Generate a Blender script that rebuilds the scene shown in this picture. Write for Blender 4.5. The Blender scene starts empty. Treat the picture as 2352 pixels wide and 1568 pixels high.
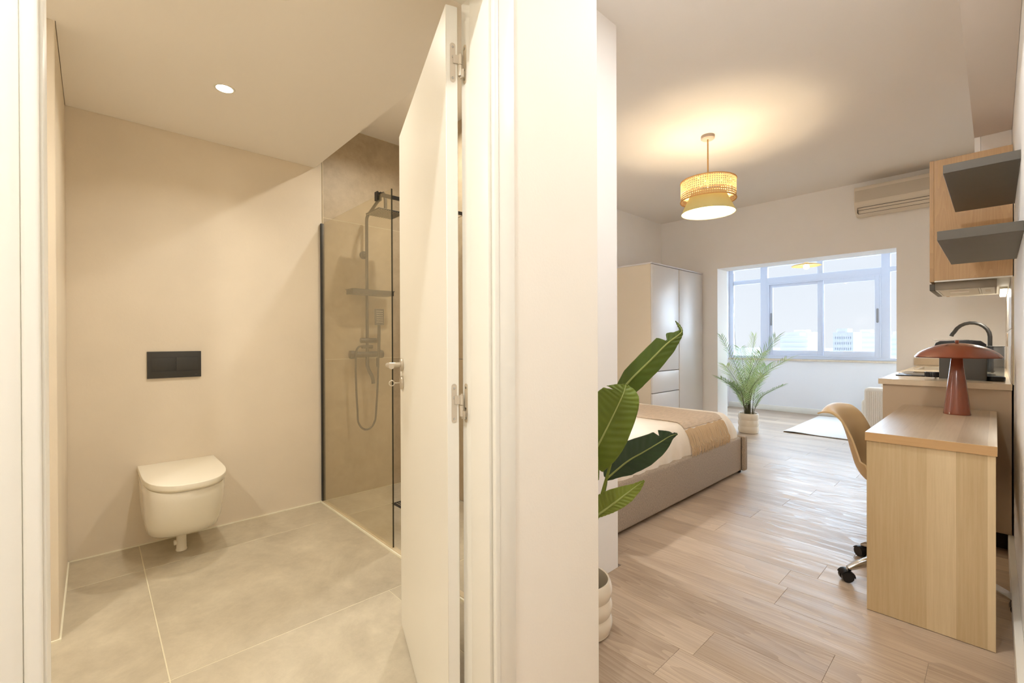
import bpy, bmesh, math, random
from mathutils import Vector, Matrix
random.seed(7)
C = bpy.context.scene
COL = C.collection
PI = math.pi

# ------------------------------------------------------------------ camera
F, YAW, PITCH, ROLL, CY, EYE = 1034.84, -.821077, -.00332, -.004013, 786.72, 1.15
fw = Vector((math.sin(YAW)*math.cos(PITCH), math.cos(YAW)*math.cos(PITCH), math.sin(PITCH)))
r0 = Vector((math.cos(YAW), -math.sin(YAW), 0)); u0 = r0.cross(fw)
rt = r0*math.cos(ROLL)+u0*math.sin(ROLL); up = u0*math.cos(ROLL)-r0*math.sin(ROLL)
cd = bpy.data.cameras.new('camera'); cam = bpy.data.objects.new('camera', cd); COL.objects.link(cam)
M3 = Matrix((rt, up, -fw)).transposed()
cam.matrix_world = Matrix.Translation((0, 0, EYE)) @ M3.to_4x4()
cd.sensor_width = 36; cd.lens = F/2352*36; cd.shift_y = (CY-784)/2352
cd.clip_start = .02; cd.clip_end = 5000
C.camera = cam

def at(px, py, **k):
    """world point seen at a photo pixel, on the plane x=, y= or z="""
    d = rt*(px-1176) - up*(py-CY) + fw*F
    a, v = list(k.items())[0]; i = 'xyz'.index(a)
    t = (v-(0, 0, EYE)[i])/d[i]
    return Vector((0, 0, EYE)) + d*t

# ------------------------------------------------------------------ light
C.view_settings.view_transform = 'Standard'; C.view_settings.look = 'None'
C.view_settings.gamma = 1; C.view_settings.use_curve_mapping = False
C.view_settings.exposure = 0.35
C.cycles.max_bounces = 12; C.cycles.diffuse_bounces = 8; C.cycles.transparent_max_bounces = 16
C.cycles.sample_clamp_indirect = 6.0

w = bpy.data.worlds.new('sky'); C.world = w; w.use_nodes = True
nt = w.node_tree; bg = nt.nodes['Background']
tc = nt.nodes.new('ShaderNodeTexCoord'); sx = nt.nodes.new('ShaderNodeSeparateXYZ'); cr = nt.nodes.new('ShaderNodeValToRGB')
nt.links.new(tc.outputs['Generated'], sx.inputs[0]); nt.links.new(sx.outputs['Z'], cr.inputs[0])
cr.color_ramp.elements[0].position = 0.0; cr.color_ramp.elements[0].color = (.93, .97, 1, 1)
cr.color_ramp.elements[1].position = .35; cr.color_ramp.elements[1].color = (.82, .90, 1, 1)
nt.links.new(cr.outputs[0], bg.inputs[0]); bg.inputs[1].default_value = .765

def light(kind, name, loc, energy, color, rot=None, **k):
    l = bpy.data.lights.new(name, kind); l.energy = energy; l.color = color
    for a, b in k.items(): setattr(l, a, b)
    o = bpy.data.objects.new(name, l); COL.objects.link(o); o.location = loc
    if rot is not None: o.rotation_euler = rot
    return o
WARM = (1, .95, .85)
# soft overcast daylight coming from the window side
sun = light('SUN', 'overcast_daylight', (-1, 14, 8), 26, (.70, .86, 1), angle=math.radians(150))
sun.rotation_euler = Vector((.10, -1, -.12)).to_track_quat('-Z', 'Y').to_euler()
LP = dict(down=3.5, hall=17, hall_fill=12, pend=18, sunlamp=2, led=5, shower=11, recess_fill=12, bed_fill=46)

# ------------------------------------------------------------------ materials
def lin(c):
    return tuple((x/255/12.92 if x/255 <= .04045 else ((x/255+.055)/1.055)**2.4) for x in c)+(1,)
MATS = {}
def mat(name, rgb, rough=.5, metal=0., spec=.5, noise=None, bump=None, rnd=0., sheen=0, coat=0, trans=0):
    """noise=(scale, amount, (sx,sy,sz)); bump=(scale, strength)"""
    m = bpy.data.materials.new(name); m.use_nodes = True; n = m.node_tree; b = n.nodes['Principled BSDF']
    b.inputs['Base Color'].default_value = lin(rgb); b.inputs['Roughness'].default_value = rough
    b.inputs['Metallic'].default_value = metal; b.inputs['Specular IOR Level'].default_value = spec
    if coat: b.inputs['Coat Weight'].default_value = coat; b.inputs['Coat Roughness'].default_value = .08
    if sheen: b.inputs['Sheen Weight'].default_value = sheen
    if trans: b.inputs['Transmission Weight'].default_value = trans
    t = n.nodes.new('ShaderNodeTexCoord')
    if noise:
        mp = n.nodes.new('ShaderNodeMapping'); mp.inputs['Scale'].default_value = noise[2] if len(noise) > 2 else (1, 1, 1)
        nz = n.nodes.new('ShaderNodeTexNoise'); nz.inputs['Scale'].default_value = noise[0]; nz.inputs['Detail'].default_value = 6
        n.links.new(t.outputs['Object'], mp.inputs[0]); n.links.new(mp.outputs[0], nz.inputs['Vector'])
        mr = n.nodes.new('ShaderNodeMapRange'); mr.inputs[1].default_value = .3; mr.inputs[2].default_value = .7
        mr.inputs[3].default_value = 1-noise[1]; mr.inputs[4].default_value = 1+noise[1]
        n.links.new(nz.outputs['Fac'], mr.inputs[0])
        mx = n.nodes.new('ShaderNodeVectorMath'); mx.operation = 'SCALE'; mx.inputs[0].default_value = lin(rgb)[:3]
        n.links.new(mr.outputs[0], mx.inputs['Scale']); n.links.new(mx.outputs[0], b.inputs['Base Color'])
    if bump:
        nz = n.nodes.new('ShaderNodeTexNoise'); nz.inputs['Scale'].default_value = bump[0]; nz.inputs['Detail'].default_value = 4
        n.links.new(t.outputs['Object'], nz.inputs['Vector'])
        bp = n.nodes.new('ShaderNodeBump'); bp.inputs['Strength'].default_value = bump[1]; bp.inputs['Distance'].default_value = .01
        n.links.new(nz.outputs['Fac'], bp.inputs['Height']); n.links.new(bp.outputs[0], b.inputs['Normal'])
    MATS[name] = m
    return m
def emis(name, rgb, s):
    m = bpy.data.materials.new(name); m.use_nodes = True; n = m.node_tree
    b = n.nodes['Principled BSDF']; b.inputs['Base Color'].default_value = lin(rgb)
    b.inputs['Emission Color'].default_value = lin(rgb); b.inputs['Emission Strength'].default_value = s
    return m
def glassy(name, tint, ior=1.45, veil=0., veilcol=(200, 190, 165), rough=0.0):
    m = bpy.data.materials.new(name); m.use_nodes = True; n = m.node_tree; n.nodes.clear()
    o = n.nodes.new('ShaderNodeOutputMaterial'); tr = n.nodes.new('ShaderNodeBsdfTransparent'); tr.inputs[0].default_value = lin(tint)
    gl = n.nodes.new('ShaderNodeBsdfGlossy'); gl.inputs['Roughness'].default_value = rough
    fr = n.nodes.new('ShaderNodeFresnel'); fr.inputs[0].default_value = ior; mx = n.nodes.new('ShaderNodeMixShader')
    ge = n.nodes.new('ShaderNodeNewGeometry'); iv = n.nodes.new('ShaderNodeMath'); iv.operation = 'SUBTRACT'; iv.inputs[0].default_value = 1
    n.links.new(ge.outputs['Backfacing'], iv.inputs[1]); ml = n.nodes.new('ShaderNodeMath'); ml.operation = 'MULTIPLY'
    n.links.new(fr.outputs[0], ml.inputs[0]); n.links.new(iv.outputs[0], ml.inputs[1])   # no total reflection on the exit face
    n.links.new(ml.outputs[0], mx.inputs[0]); n.links.new(tr.outputs[0], mx.inputs[1]); n.links.new(gl.outputs[0], mx.inputs[2])
    out = mx
    if veil:
        df = n.nodes.new('ShaderNodeBsdfDiffuse'); df.inputs[0].default_value = lin(veilcol)
        m2 = n.nodes.new('ShaderNodeMixShader'); m2.inputs[0].default_value = veil
        n.links.new(mx.outputs[0], m2.inputs[1]); n.links.new(df.outputs[0], m2.inputs[2]); out = m2
    n.links.new(out.outputs[0], o.inputs[0]); return m

def wood(name, c1, c2, axis='x', scale=1., rough=.42, rings=True, rndamt=.5, coat=0., bands=None, knots=.5):
    """procedural wood; grain runs along axis. bands=(axis index, width, amount): glued staves"""
    m = bpy.data.materials.new(name); m.use_nodes = True; n = m.node_tree; N = n.nodes.new; L = n.links.new
    b = n.nodes['Principled BSDF']; b.inputs['Roughness'].default_value = rough
    if coat: b.inputs['Coat Weight'].default_value = coat; b.inputs['Coat Roughness'].default_value = .2
    t = N('ShaderNodeTexCoord'); oi = N('ShaderNodeObjectInfo')
    off = N('ShaderNodeVectorMath'); off.operation = 'SCALE'; off.inputs[0].default_value = (37.1, 53.7, 29.3); L(oi.outputs['Random'], off.inputs['Scale'])
    ad = N('ShaderNodeVectorMath'); ad.operation = 'ADD'; L(t.outputs['Object'], ad.inputs[0]); L(off.outputs[0], ad.inputs[1])
    src = ad.outputs[0]
    rv = oi.outputs['Random']
    if bands:
        sp = N('ShaderNodeSeparateXYZ'); L(t.outputs['Object'], sp.inputs[0])
        dv = N('ShaderNodeMath'); dv.operation = 'DIVIDE'; dv.inputs[1].default_value = bands[1]; L(sp.outputs[bands[0]], dv.inputs[0])
        fl = N('ShaderNodeMath'); fl.operation = 'FLOOR'; L(dv.outputs[0], fl.inputs[0])
        wn = N('ShaderNodeTexWhiteNoise'); wn.noise_dimensions = '1D'; L(fl.outputs[0], wn.inputs['W'])
        o2 = N('ShaderNodeVectorMath'); o2.operation = 'SCALE'; o2.inputs[0].default_value = (11.3, 17.9, 23.1); L(wn.outputs['Value'], o2.inputs['Scale'])
        a2 = N('ShaderNodeVectorMath'); a2.operation = 'ADD'; L(src, a2.inputs[0]); L(o2.outputs[0], a2.inputs[1]); src = a2.outputs[0]
        rv = wn.outputs['Value']
    st = {'x': (.09, 1, 1), 'y': (1, .09, 1), 'z': (1, 1, .09)}[axis]
    mp = N('ShaderNodeMapping'); mp.inputs['Scale'].default_value = tuple(s*scale for s in st); L(src, mp.inputs[0])
    wp = N('ShaderNodeTexNoise'); wp.inputs['Scale'].default_value = 5.; wp.inputs['Detail'].default_value = 2; L(mp.outputs[0], wp.inputs['Vector'])
    # cathedral figure: rings of a low-frequency field
    mu = N('ShaderNodeMath'); mu.operation = 'MULTIPLY'; mu.inputs[1].default_value = 26.; L(wp.outputs['Fac'], mu.inputs[0])
    fr = N('ShaderNodeMath'); fr.operation = 'FRACT'; L(mu.outputs[0], fr.inputs[0])
    fi = N('ShaderNodeTexNoise'); fi.inputs['Scale'].default_value = 130.; fi.inputs['Detail'].default_value = 6; fi.inputs['Roughness'].default_value = .7
    mp2 = N('ShaderNodeMapping'); mp2.inputs['Scale'].default_value = {'x': (.03, 1, 1), 'y': (1, .03, 1), 'z': (1, 1, .03)}[axis]; L(src, mp2.inputs[0]); L(mp2.outputs[0], fi.inputs['Vector'])
    bl = N('ShaderNodeTexNoise'); bl.inputs['Scale'].default_value = 9.; mp3 = N('ShaderNodeMapping'); mp3.inputs['Scale'].default_value = {'x': (.2, 1, 1), 'y': (1, .2, 1), 'z': (1, 1, .2)}[axis]
    L(src, mp3.inputs[0]); L(mp3.outputs[0], bl.inputs['Vector'])
    def k(sock, f):
        q = N('ShaderNodeMath'); q.operation = 'MULTIPLY'; q.inputs[1].default_value = f; L(sock, q.inputs[0]); return q.outputs[0]
    def add(a, c):
        q = N('ShaderNodeMath'); q.operation = 'ADD'; L(a, q.inputs[0]); L(c, q.inputs[1]); return q.outputs[0]
    tot = add(add(k(fr.outputs[0], .28 if rings else .0), k(fi.outputs['Fac'], .75)), add(k(bl.outputs['Fac'], .55), k(rv, rndamt)))
    mr = N('ShaderNodeMapRange'); mr.inputs[1].default_value = .45; mr.inputs[2].default_value = 1.25+rndamt*.6; L(tot, mr.inputs[0])
    mx = N('ShaderNodeMix'); mx.data_type = 'RGBA'; mx.inputs[6].default_value = lin(c1); mx.inputs[7].default_value = lin(c2)
    L(mr.outputs[0], mx.inputs[0]); L(mx.outputs[2], b.inputs['Base Color'])
    bp = N('ShaderNodeBump'); bp.inputs['Strength'].default_value = .12; bp.inputs['Distance'].default_value = .004; L(fr.outputs[0] if rings else fi.outputs['Fac'], bp.inputs['Height']); L(bp.outputs[0], b.inputs['Normal'])
    if not rings: return m
    r2 = N('ShaderNodeMapRange'); r2.inputs[3].default_value = rough-.07; r2.inputs[4].default_value = rough+.12; L(fr.outputs[0], r2.inputs[0]); L(r2.outputs[0], b.inputs['Roughness'])
    return m

def stone(name, c1, c2, rough=.45, sc=1.):
    m = bpy.data.materials.new(name); m.use_nodes = True; n = m.node_tree; N = n.nodes.new; L = n.links.new
    b = n.nodes['Principled BSDF']; b.inputs['Roughness'].default_value = rough
    t = N('ShaderNodeTexCoord'); oi = N('ShaderNodeObjectInfo')
    off = N('ShaderNodeVectorMath'); off.operation = 'SCALE'; off.inputs[0].default_value = (17.1, 23.7, 9.3); L(oi.outputs['Random'], off.inputs['Scale'])
    ad = N('ShaderNodeVectorMath'); ad.operation = 'ADD'; L(t.outputs['Object'], ad.inputs[0]); L(off.outputs[0], ad.inputs[1])
    a = N('ShaderNodeTexNoise'); a.inputs['Scale'].default_value = 2.2*sc; a.inputs['Detail'].default_value = 10; a.inputs['Roughness'].default_value = .68; a.inputs['Distortion'].default_value = .5
    c = N('ShaderNodeTexNoise'); c.inputs['Scale'].default_value = 14*sc; c.inputs['Detail'].default_value = 8; c.inputs['Roughness'].default_value = .75
    L(ad.outputs[0], a.inputs['Vector']); L(ad.outputs[0], c.inputs['Vector'])
    mm = N('ShaderNodeMath'); mm.operation = 'ADD'; L(a.outputs['Fac'], mm.inputs[0])
    m3 = N('ShaderNodeMath'); m3.operation = 'MULTIPLY'; m3.inputs[1].default_value = .45; L(c.outputs['Fac'], m3.inputs[0]); L(m3.outputs[0], mm.inputs[1])
    mr = N('ShaderNodeMapRange'); mr.inputs[1].default_value = .52; mr.inputs[2].default_value = .95; L(mm.outputs[0], mr.inputs[0])
    mx = N('ShaderNodeMix'); mx.data_type = 'RGBA'; mx.inputs[6].default_value = lin(c1); mx.inputs[7].default_value = lin(c2)
    L(mr.outputs[0], mx.inputs[0]); L(mx.outputs[2], b.inputs['Base Color'])
    bp = N('ShaderNodeBump'); bp.inputs['Strength'].default_value = .08; bp.inputs['Distance'].default_value = .004; L(c.outputs['Fac'], bp.inputs['Height']); L(bp.outputs[0], b.inputs['Normal'])
    return m

PAINT = mat('room_paint', (247, 245, 243), .75, noise=(3, .012), bump=(180, .04))
HALLP = mat('hall_paint', (236, 230, 219), .7, noise=(3, .012), bump=(150, .04))
CEIL = mat('ceiling_paint', (240, 236, 231), .85)
BATHP = mat('bathroom_plaster', (225, 214, 196), .7, noise=(2.2, .045), bump=(60, .05))
BCEIL = mat('bathroom_ceiling_paint', (244, 240, 235), .85)
LACQ = mat('white_lacquer', (232, 229, 219), .38, noise=(2, .01))
WHITEWALL = mat('sunroom_paint', (232, 232, 234), .7)
TILE = stone('floor_porcelain', (170, 160, 140), (206, 196, 174), .42)
WTILE = stone('shower_porcelain', (164, 148, 123), (196, 180, 153), .45)
GROUT = mat('pale_grout', (224, 216, 190), .8)
SILIC = mat('white_silicone', (240, 236, 216), .45)
PLANK = wood('oak_vinyl', (138, 116, 96), (208, 188, 164), 'x', 1., .37, rndamt=.45)
SUBF = mat('subfloor', (182, 160, 138), .8)
DESKW = wood('pale_oak_foil', (184, 158, 116), (232, 212, 174), 'z', 1.6, .45, rings=False, rndamt=.8, bands=(0, .083, .5))
DESKT = wood('pale_oak_foil_top', (156, 134, 108), (208, 190, 162), 'y', 1.6, .30, rings=False, rndamt=.8, bands=(0, .083, .5))
DESKE = wood('oak_edge_band', (190, 152, 104), (206, 170, 124), 'x', 1.6, .45, rings=False, rndamt=0)
CABW = wood('oak_cabinet_foil', (176, 140, 98), (200, 166, 124), 'z', 1.4, .5, rings=True, rndamt=0)
BLACK = mat('black_metal', (34, 33, 32), .42)
BLKPL = mat('black_plastic', (26, 26, 27), .3)
PLATE = mat('anthracite_plate', (52, 51, 49), .45, noise=(8, .12, (1, .2, 1)))
CERAM = mat('glazed_ceramic', (244, 240, 228), .12, coat=.4)
SEATP = mat('seat_plastic', (238, 232, 216), .28)
CHROME = mat('chrome', (225, 225, 225), .12, 1.)
STEEL = mat('satin_steel', (205, 196, 180), .36, .65)
HINGEM = mat('hinge_steel', (206, 192, 168), .4, .2)
SCREW = mat('zinc_screw', (190, 190, 186), .25, 1.)
FABRIC = mat('taupe_boucle', (172, 154, 132), .95, noise=(170, .22, (1, 1, .5)), bump=(220, .8), sheen=.3)
FABD = mat('taupe_piping', (112, 96, 80), .95)
SHEET = mat('cream_cotton', (240, 230, 214), .9, noise=(26, .02, (.15, 1, 1)), bump=(14, .15))
THROW = mat('beige_weave', (204, 184, 160), .95, noise=(90, .10, (1, .2, 1)), bump=(300, .35))
FRINGE = mat('fringe_yarn', (206, 180, 144), .95)
GREYSH = mat('dark_grey_laminate', (84, 78, 68), .48, noise=(10, .04))
WARDS = mat('wardrobe_foil', (228, 218, 200), .5)
WARDF = mat('wardrobe_front', (226, 226, 228), .32)
ACW = mat('ac_plastic', (222, 212, 196), .4); ACG = mat('ac_grille_panel', (196, 186, 170), .5)
DARKG = mat('dark_gap', (60, 50, 40), .8)
COUNTER = mat('counter_quartz', (222, 204, 176), .22, noise=(60, .02))
PANEL = mat('beige_end_panel', (196, 174, 146), .5)
MARB = stone('veined_tile', (190, 180, 164), (224, 216, 202), .3, 3.)
TERRA = mat('terracotta_enamel', (128, 68, 46), .22, coat=.3)
OPAL = mat('opal_glass', (240, 228, 214), .3)
SHELLM = mat('sand_polypropylene', (198, 168, 122), .45)
CUSH = mat('sand_cushion', (200, 172, 130), .7)
CREAM = mat('cream_glaze', (226, 214, 194), .22, coat=.3)
SOIL = mat('dark_soil', (58, 48, 36), .95, bump=(80, .8))
LEAFG = mat('leaf_green', (112, 128, 44), .42, noise=(9, .10))
LEAFD = mat('leaf_dark_green', (64, 84, 56), .40, noise=(9, .12))
LEAFM = mat('leaf_mid_green', (92, 112, 42), .42, noise=(9, .10))
LEAFY = mat('leaf_yellow_green', (134, 146, 58), .42, noise=(9, .08))
RIB = mat('pale_midrib', (158, 168, 96), .5)
FRONDM = mat('palm_green', (138, 166, 112), .5, noise=(20, .15))
FRONDL = mat('palm_pale_green', (188, 206, 150), .5, noise=(20, .12))
PSTEM = mat('palm_stem', (84, 80, 52), .7)
RUGM = mat('white_rug', (232, 230, 226), .95, noise=(120, .04), bump=(200, .5)); RUGB = mat('rug_backing', (110, 92, 74), .9)
CORD = mat('corduroy_beige', (222, 208, 190), .95, bump=(120, .2)); 
PVC = mat('white_window_pvc', (206, 211, 224), .35)
SILLS = stone('sill_stone', (196, 180, 158), (222, 208, 188), .5, 4.)
HAND = mat('grey_handle', (140, 140, 142), .4, .4)
CANE = mat('woven_cane', (206, 160, 98), .75, noise=(60, .10))
ROPE = mat('gold_cord', (198, 150, 82), .5)
SHADEO = mat('olive_linen', (206, 190, 122), .9, noise=(150, .05)); SHADEI = mat('white_shade_lining', (246, 242, 224), .8)
ROSEM = mat('taupe_rose', (206, 190, 174), .6)
CLEARG = glassy('window_glass', (252, 253, 255), 1.35)
SMOKE = glassy('smoked_glass', (249, 247, 242), 1.5, veil=.125, veilcol=(232, 218, 184))
TANKG = glassy('clear_plastic', (225, 228, 230), 1.45, veil=.12, veilcol=(220, 222, 224))
BLDG = mat('hazy_facade', (240, 241, 244), .9); BLDL = mat('hazy_facade_band', (247, 247, 248), .9); BLDW = mat('hazy_window', (232, 235, 242), .9, spec=.1)  # distance haze is put into the facade, band and window colours
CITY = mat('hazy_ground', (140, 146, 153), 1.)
LAMPON = emis('lit_diffuser', (255, 244, 216), 22.)
BULB = emis('lit_bulb', (255, 226, 160), 60.)
LEDM = emis('led_white', (255, 250, 236), 7.)

# ------------------------------------------------------------------ mesh helpers
ORG = {}
def add_box(bm, lo, hi, bev=0., seg=2):
    lo = Vector(lo); hi = Vector(hi)
    r = bmesh.ops.create_cube(bm, size=1.)
    s = hi-lo; c = (hi+lo)/2
    for v in r['verts']: v.co = Vector((v.co.x*s.x, v.co.y*s.y, v.co.z*s.z))+c
    if bev:
        es = list({e for v in r['verts'] for e in v.link_edges})
        bmesh.ops.bevel(bm, geom=es, offset=min(bev, min(s)*.45), segments=seg, profile=.5, affect='EDGES')
    return bm
def box(lo, hi, bev=0., seg=2): return add_box(bmesh.new(), lo, hi, bev, seg)
def boxes(*bs, bev=0.):
    bm = bmesh.new()
    for lo, hi in bs: add_box(bm, lo, hi, bev)
    return bm
def add_tube(bm, pts, r, seg=10, caps=True):
    pts = [Vector(p) for p in pts]; n = len(pts); rs = r if isinstance(r, (list, tuple)) else [r]*n
    tan = [(pts[min(i+1, n-1)]-pts[max(i-1, 0)]).normalized() for i in range(n)]
    a = Vector((0, 0, 1)) if abs(tan[0].z) < .9 else Vector((1, 0, 0))
    nrm = tan[0].cross(a).normalized(); rings = []
    for i in range(n):
        if i:
            q = tan[i-1].rotation_difference(tan[i]); nrm = (q @ nrm).normalized()
        bi = tan[i].cross(nrm)
        rings.append([bm.verts.new(pts[i]+(nrm*math.cos(2*PI*k/seg)+bi*math.sin(2*PI*k/seg))*rs[i]) for k in range(seg)])
    for i in range(n-1):
        for k in range(seg):
            bm.faces.new((rings[i][k], rings[i][(k+1) % seg], rings[i+1][(k+1) % seg], rings[i+1][k]))
    if caps:
        bm.faces.new(rings[0][::-1]); bm.faces.new(rings[-1])
    return bm
def tube(pts, r, seg=10): return add_tube(bmesh.new(), pts, r, seg)
def add_lathe(bm, prof, c=(0, 0, 0), seg=32, closed=False):
    c = Vector(c); rings = []
    for r, z in prof:
        if r < 1e-5: rings.append([bm.verts.new(c+Vector((0, 0, z)))])
        else: rings.append([bm.verts.new(c+Vector((r*math.cos(2*PI*k/seg), r*math.sin(2*PI*k/seg), z))) for k in range(seg)])
    pr = list(zip(rings[:-1], rings[1:]))
    if closed: pr.append((rings[-1], rings[0]))
    for a, b in pr:
        for k in range(seg):
            k2 = (k+1) % seg
            if len(a) == 1 and len(b) == 1: continue
            if len(a) == 1: bm.faces.new((a[0], b[k], b[k2]))
            elif len(b) == 1: bm.faces.new((a[k], b[0], a[k2]))
            else: bm.faces.new((a[k], a[k2], b[k2], b[k]))
    bmesh.ops.recalc_face_normals(bm, faces=bm.faces)
    return bm
def lathe(prof, c=(0, 0, 0), seg=32, closed=False): return add_lathe(bmesh.new(), prof, c, seg, closed)
def cyl(p, q, r, seg=24, bev=0):
    bm = bmesh.new(); add_tube(bm, [p, q], r, seg)
    if bev:
        es = [e for e in bm.edges if any(len(f.verts) > 4 for f in e.link_faces)]
        bmesh.ops.bevel(bm, geom=es, offset=bev, segments=2, affect='EDGES', profile=.5)
    return bm
def prism(pts, z0, z1, bev=0., axis='z'):
    """outline (2D) extruded along an axis"""
    bm = bmesh.new()
    def P3(p, h):
        return Vector((p[0], p[1], h)) if axis == 'z' else (Vector((p[0], h, p[1])) if axis == 'y' else Vector((h, p[0], p[1])))
    a = [bm.verts.new(P3(p, z0)) for p in pts]; b = [bm.verts.new(P3(p, z1)) for p in pts]
    n = len(pts)
    fa = bm.faces.new(a[::-1]); fb = bm.faces.new(b)
    for i in range(n): bm.faces.new((a[i], a[(i+1) % n], b[(i+1) % n], b[i]))
    bmesh.ops.recalc_face_normals(bm, faces=bm.faces)
    if bev:
        es = list(fa.edges)+list(fb.edges)
        bmesh.ops.bevel(bm, geom=es, offset=bev, segments=3, affect='EDGES', profile=.5)
    return bm
def grid(fn, nu, nv, thick=0., closed_u=False):
    bm = bmesh.new(); g = [[bm.verts.new(fn(i/nu, j/nv)) for i in range(nu+1)] for j in range(nv+1)]
    for j in range(nv):
        for i in range(nu): bm.faces.new((g[j][i], g[j][i+1], g[j+1][i+1], g[j+1][i]))
    if thick:
        bmesh.ops.recalc_face_normals(bm, faces=bm.faces)
        bmesh.ops.solidify(bm, geom=bm.faces[:], thickness=thick)
    return bm

def obj(name, bm, m, parent=None, smooth=True, kind=None, ang=40, label=None, local=False):
    me = bpy.data.meshes.new(name)
    if not local and parent is not None and parent in ORG:
        bm.transform(ORG[parent].inverted())
    elif not local and parent is None:
        # set the origin at the base of the mesh
        xs = [v.co for v in bm.verts]
        b = Vector(((min(v.x for v in xs)+max(v.x for v in xs))/2, (min(v.y for v in xs)+max(v.y for v in xs))/2, min(v.z for v in xs)))
        bm.transform(Matrix.Translation(-b))
    bm.normal_update(); bm.to_mesh(me); bm.free()
    o = bpy.data.objects.new(name, me); COL.objects.link(o)
    ms = m if isinstance(m, (list, tuple)) else [m]
    for q in ms: me.materials.append(q)
    if smooth:
        me.shade_smooth()
        try: me.set_sharp_from_angle(angle=math.radians(ang))
        except Exception: pass
    if parent is None and not local:
        o.location = b; ORG[o] = Matrix.Translation(b)
    else:
        o.parent = parent
        if parent in ORG: ORG[o] = ORG[parent]
    if kind: o['kind'] = kind
    if label: o['label'] = label
    return o
def thing(name, label, cat, loc=(0, 0, 0), rotz=0., group=None, kind=None):
    o = bpy.data.objects.new(name, None); COL.objects.link(o); o.empty_display_size = .1
    o.location = loc; o.rotation_euler = (0, 0, rotz)
    ORG[o] = Matrix.Translation(loc) @ Matrix.Rotation(rotz, 4, 'Z')
    if label: o['label'] = label
    if cat: o['category'] = cat
    if group: o['group'] = group
    if kind: o['kind'] = kind
    return o
def tag(o, label, cat, group=None):
    o['label'] = label; o['category'] = cat
    if group: o['group'] = group
    return o
def struct(name, bm, m, label=None, smooth=True):
    o = obj(name, bm, m, None, smooth=smooth); o['kind'] = 'structure'
    if label: o['label'] = label
    return o

# ================================================================== STRUCTURE
ZC = 2.745; XR = .066; YB = 5.72
# --- floors
floor = struct('floor', boxes(((-.80, -1.5, -.12), (XR+.12, 1.09, -.0022)), ((-1.31, 1.09, -.12), (XR+.12, 2.05, -.0022)), ((-3.25, 2.05, -.12), (XR+.12, 8.2, -.0022))), SUBF,
               'pale oak plank floor running from the hall to the glazed sunroom')
PW, PL0 = .19, 1.22
offs = {0: -.755, 1: -.40, 2: -.163, 4: -.698}
cache = {}
def plank(x0, x1, y0, y1):
    key = (round(x1-x0, 3), round(y1-y0, 3))
    if key not in cache:
        o = obj('plank', box((0, 0, -.008), (x1-x0, y1-y0, 0), .0006, 1), PLANK, floor, smooth=False, local=True)
        cache[key] = o.data
    else:
        o = bpy.data.objects.new('plank', cache[key]); COL.objects.link(o); o.parent = floor
    o.location = Vector((x0, y0, 0)) - floor.location
    return o
for r in range(-4, 35):
    y0 = 1.60+r*PW; y1 = y0+PW-.0008
    xl = -.80 if y1 < 1.09 else (-1.31 if y1 < 2.06 else (-1.75 if y0 < 4.3 else (-2.75 if y0 < 5.72 else -3.18)))
    if y0 < 6.02 and y0 > 5.70: xl = -2.45
    o0 = offs.get(r, -((r*0.47+.13) % 1.)*PL0)
    k0 = math.floor((xl-o0)/PL0); x = o0+k0*PL0
    while x < XR:
        a, b = max(x, xl), min(x+PL0-.0008, XR-.001)
        if b-a > .03: plank(a, b, y0, min(y1, 8.15))
        x += PL0
# --- bathroom floor tiles
bfl = struct('floor_bathroom', boxes(((-3.31, -1.3, -.12), (-.80, .68, -.0014)), ((-3.31, .68, -.12), (-.91, 1.0, -.0014)), ((-3.31, 1.0, -.12), (-1.31, 1.95, -.0016))), GROUT,
             'bathroom floor of large beige stone-look tiles with pale joints')
g = .0022
xs = [-3.31, -2.94, -1.917, -.80]; ys = [-1.3, -.835, .187, 1.195]
def tileob(par, lo, hi, m, bev=.001):
    return obj('tile', box(lo, hi, bev, 1), m, par, smooth=False)
for i in range(3):
    for j in range(3):
        hx = xs[i+1]-g; 
        if i == 2 and j == 2:
            tileob(bfl, (xs[i]+g, ys[j]+g, -.007), (-.915, 1.0-g, 0), TILE); continue
        hy = ys[j+1]-g
        tileob(bfl, (xs[i]+g, ys[j]+g, -.007), (hx, hy, 0), TILE)
tileob(bfl, (xs[2]+g, 1.0, -.007), (-1.315, 1.192, 0), TILE)
# shower tray tiles
for a, b in ((-3.31, -2.94), (-2.94, -1.917), (-1.917, -1.31)):
    tileob(bfl, (a+g, 1.232, -.007), (b-g, 1.95, -.001), TILE)
obj('kerb_strip', box((-3.31, 1.200, -.006), (-1.31, 1.228, .012), .002), mat('kerb_stone', (206, 190, 160), .5), bfl)
obj('kerb_trim', box((-3.31, 1.190, -.006), (-1.31, 1.1995, .010), .002), SILIC, bfl)
# --- walls (bathroom)
struct('wall_bathroom_toilet', box((-3.43, -1.42, -.12), (-3.31, 1.215, ZC)), BATHP, 'sand-coloured plaster wall behind the toilet', False)
struct('wall_bathroom_left', box((-3.308, -1.3, -.10), (-2.47, -.10, ZC), .004), BATHP, 'sand-coloured plaster wall block beside the door frame', False)
struct('wall_bathroom_far', box((-2.46, -1.42, -.12), (-.80, -1.302, ZC)), BATHP, None, False)
wt = struct('wall_shower', box((-3.43, 1.217, -.12), (-3.3112, 1.95, 2.745)), GROUT, 'tiled shower wall carrying the black shower column', False)
zz = [.001, 1.023, 2.047, 2.745]
for k in range(3):
    tileob(wt, (-3.318, 1.222, zz[k]+g*.7), (-3.310, 1.95, zz[k+1]-g*.7), WTILE, .0006)
obj('corner_trim', box((-3.312, 1.2165, 0), (-3.304, 1.2215, 2.745)), mat('tile_edge_trim', (212, 200, 172), .5), wt)
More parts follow.
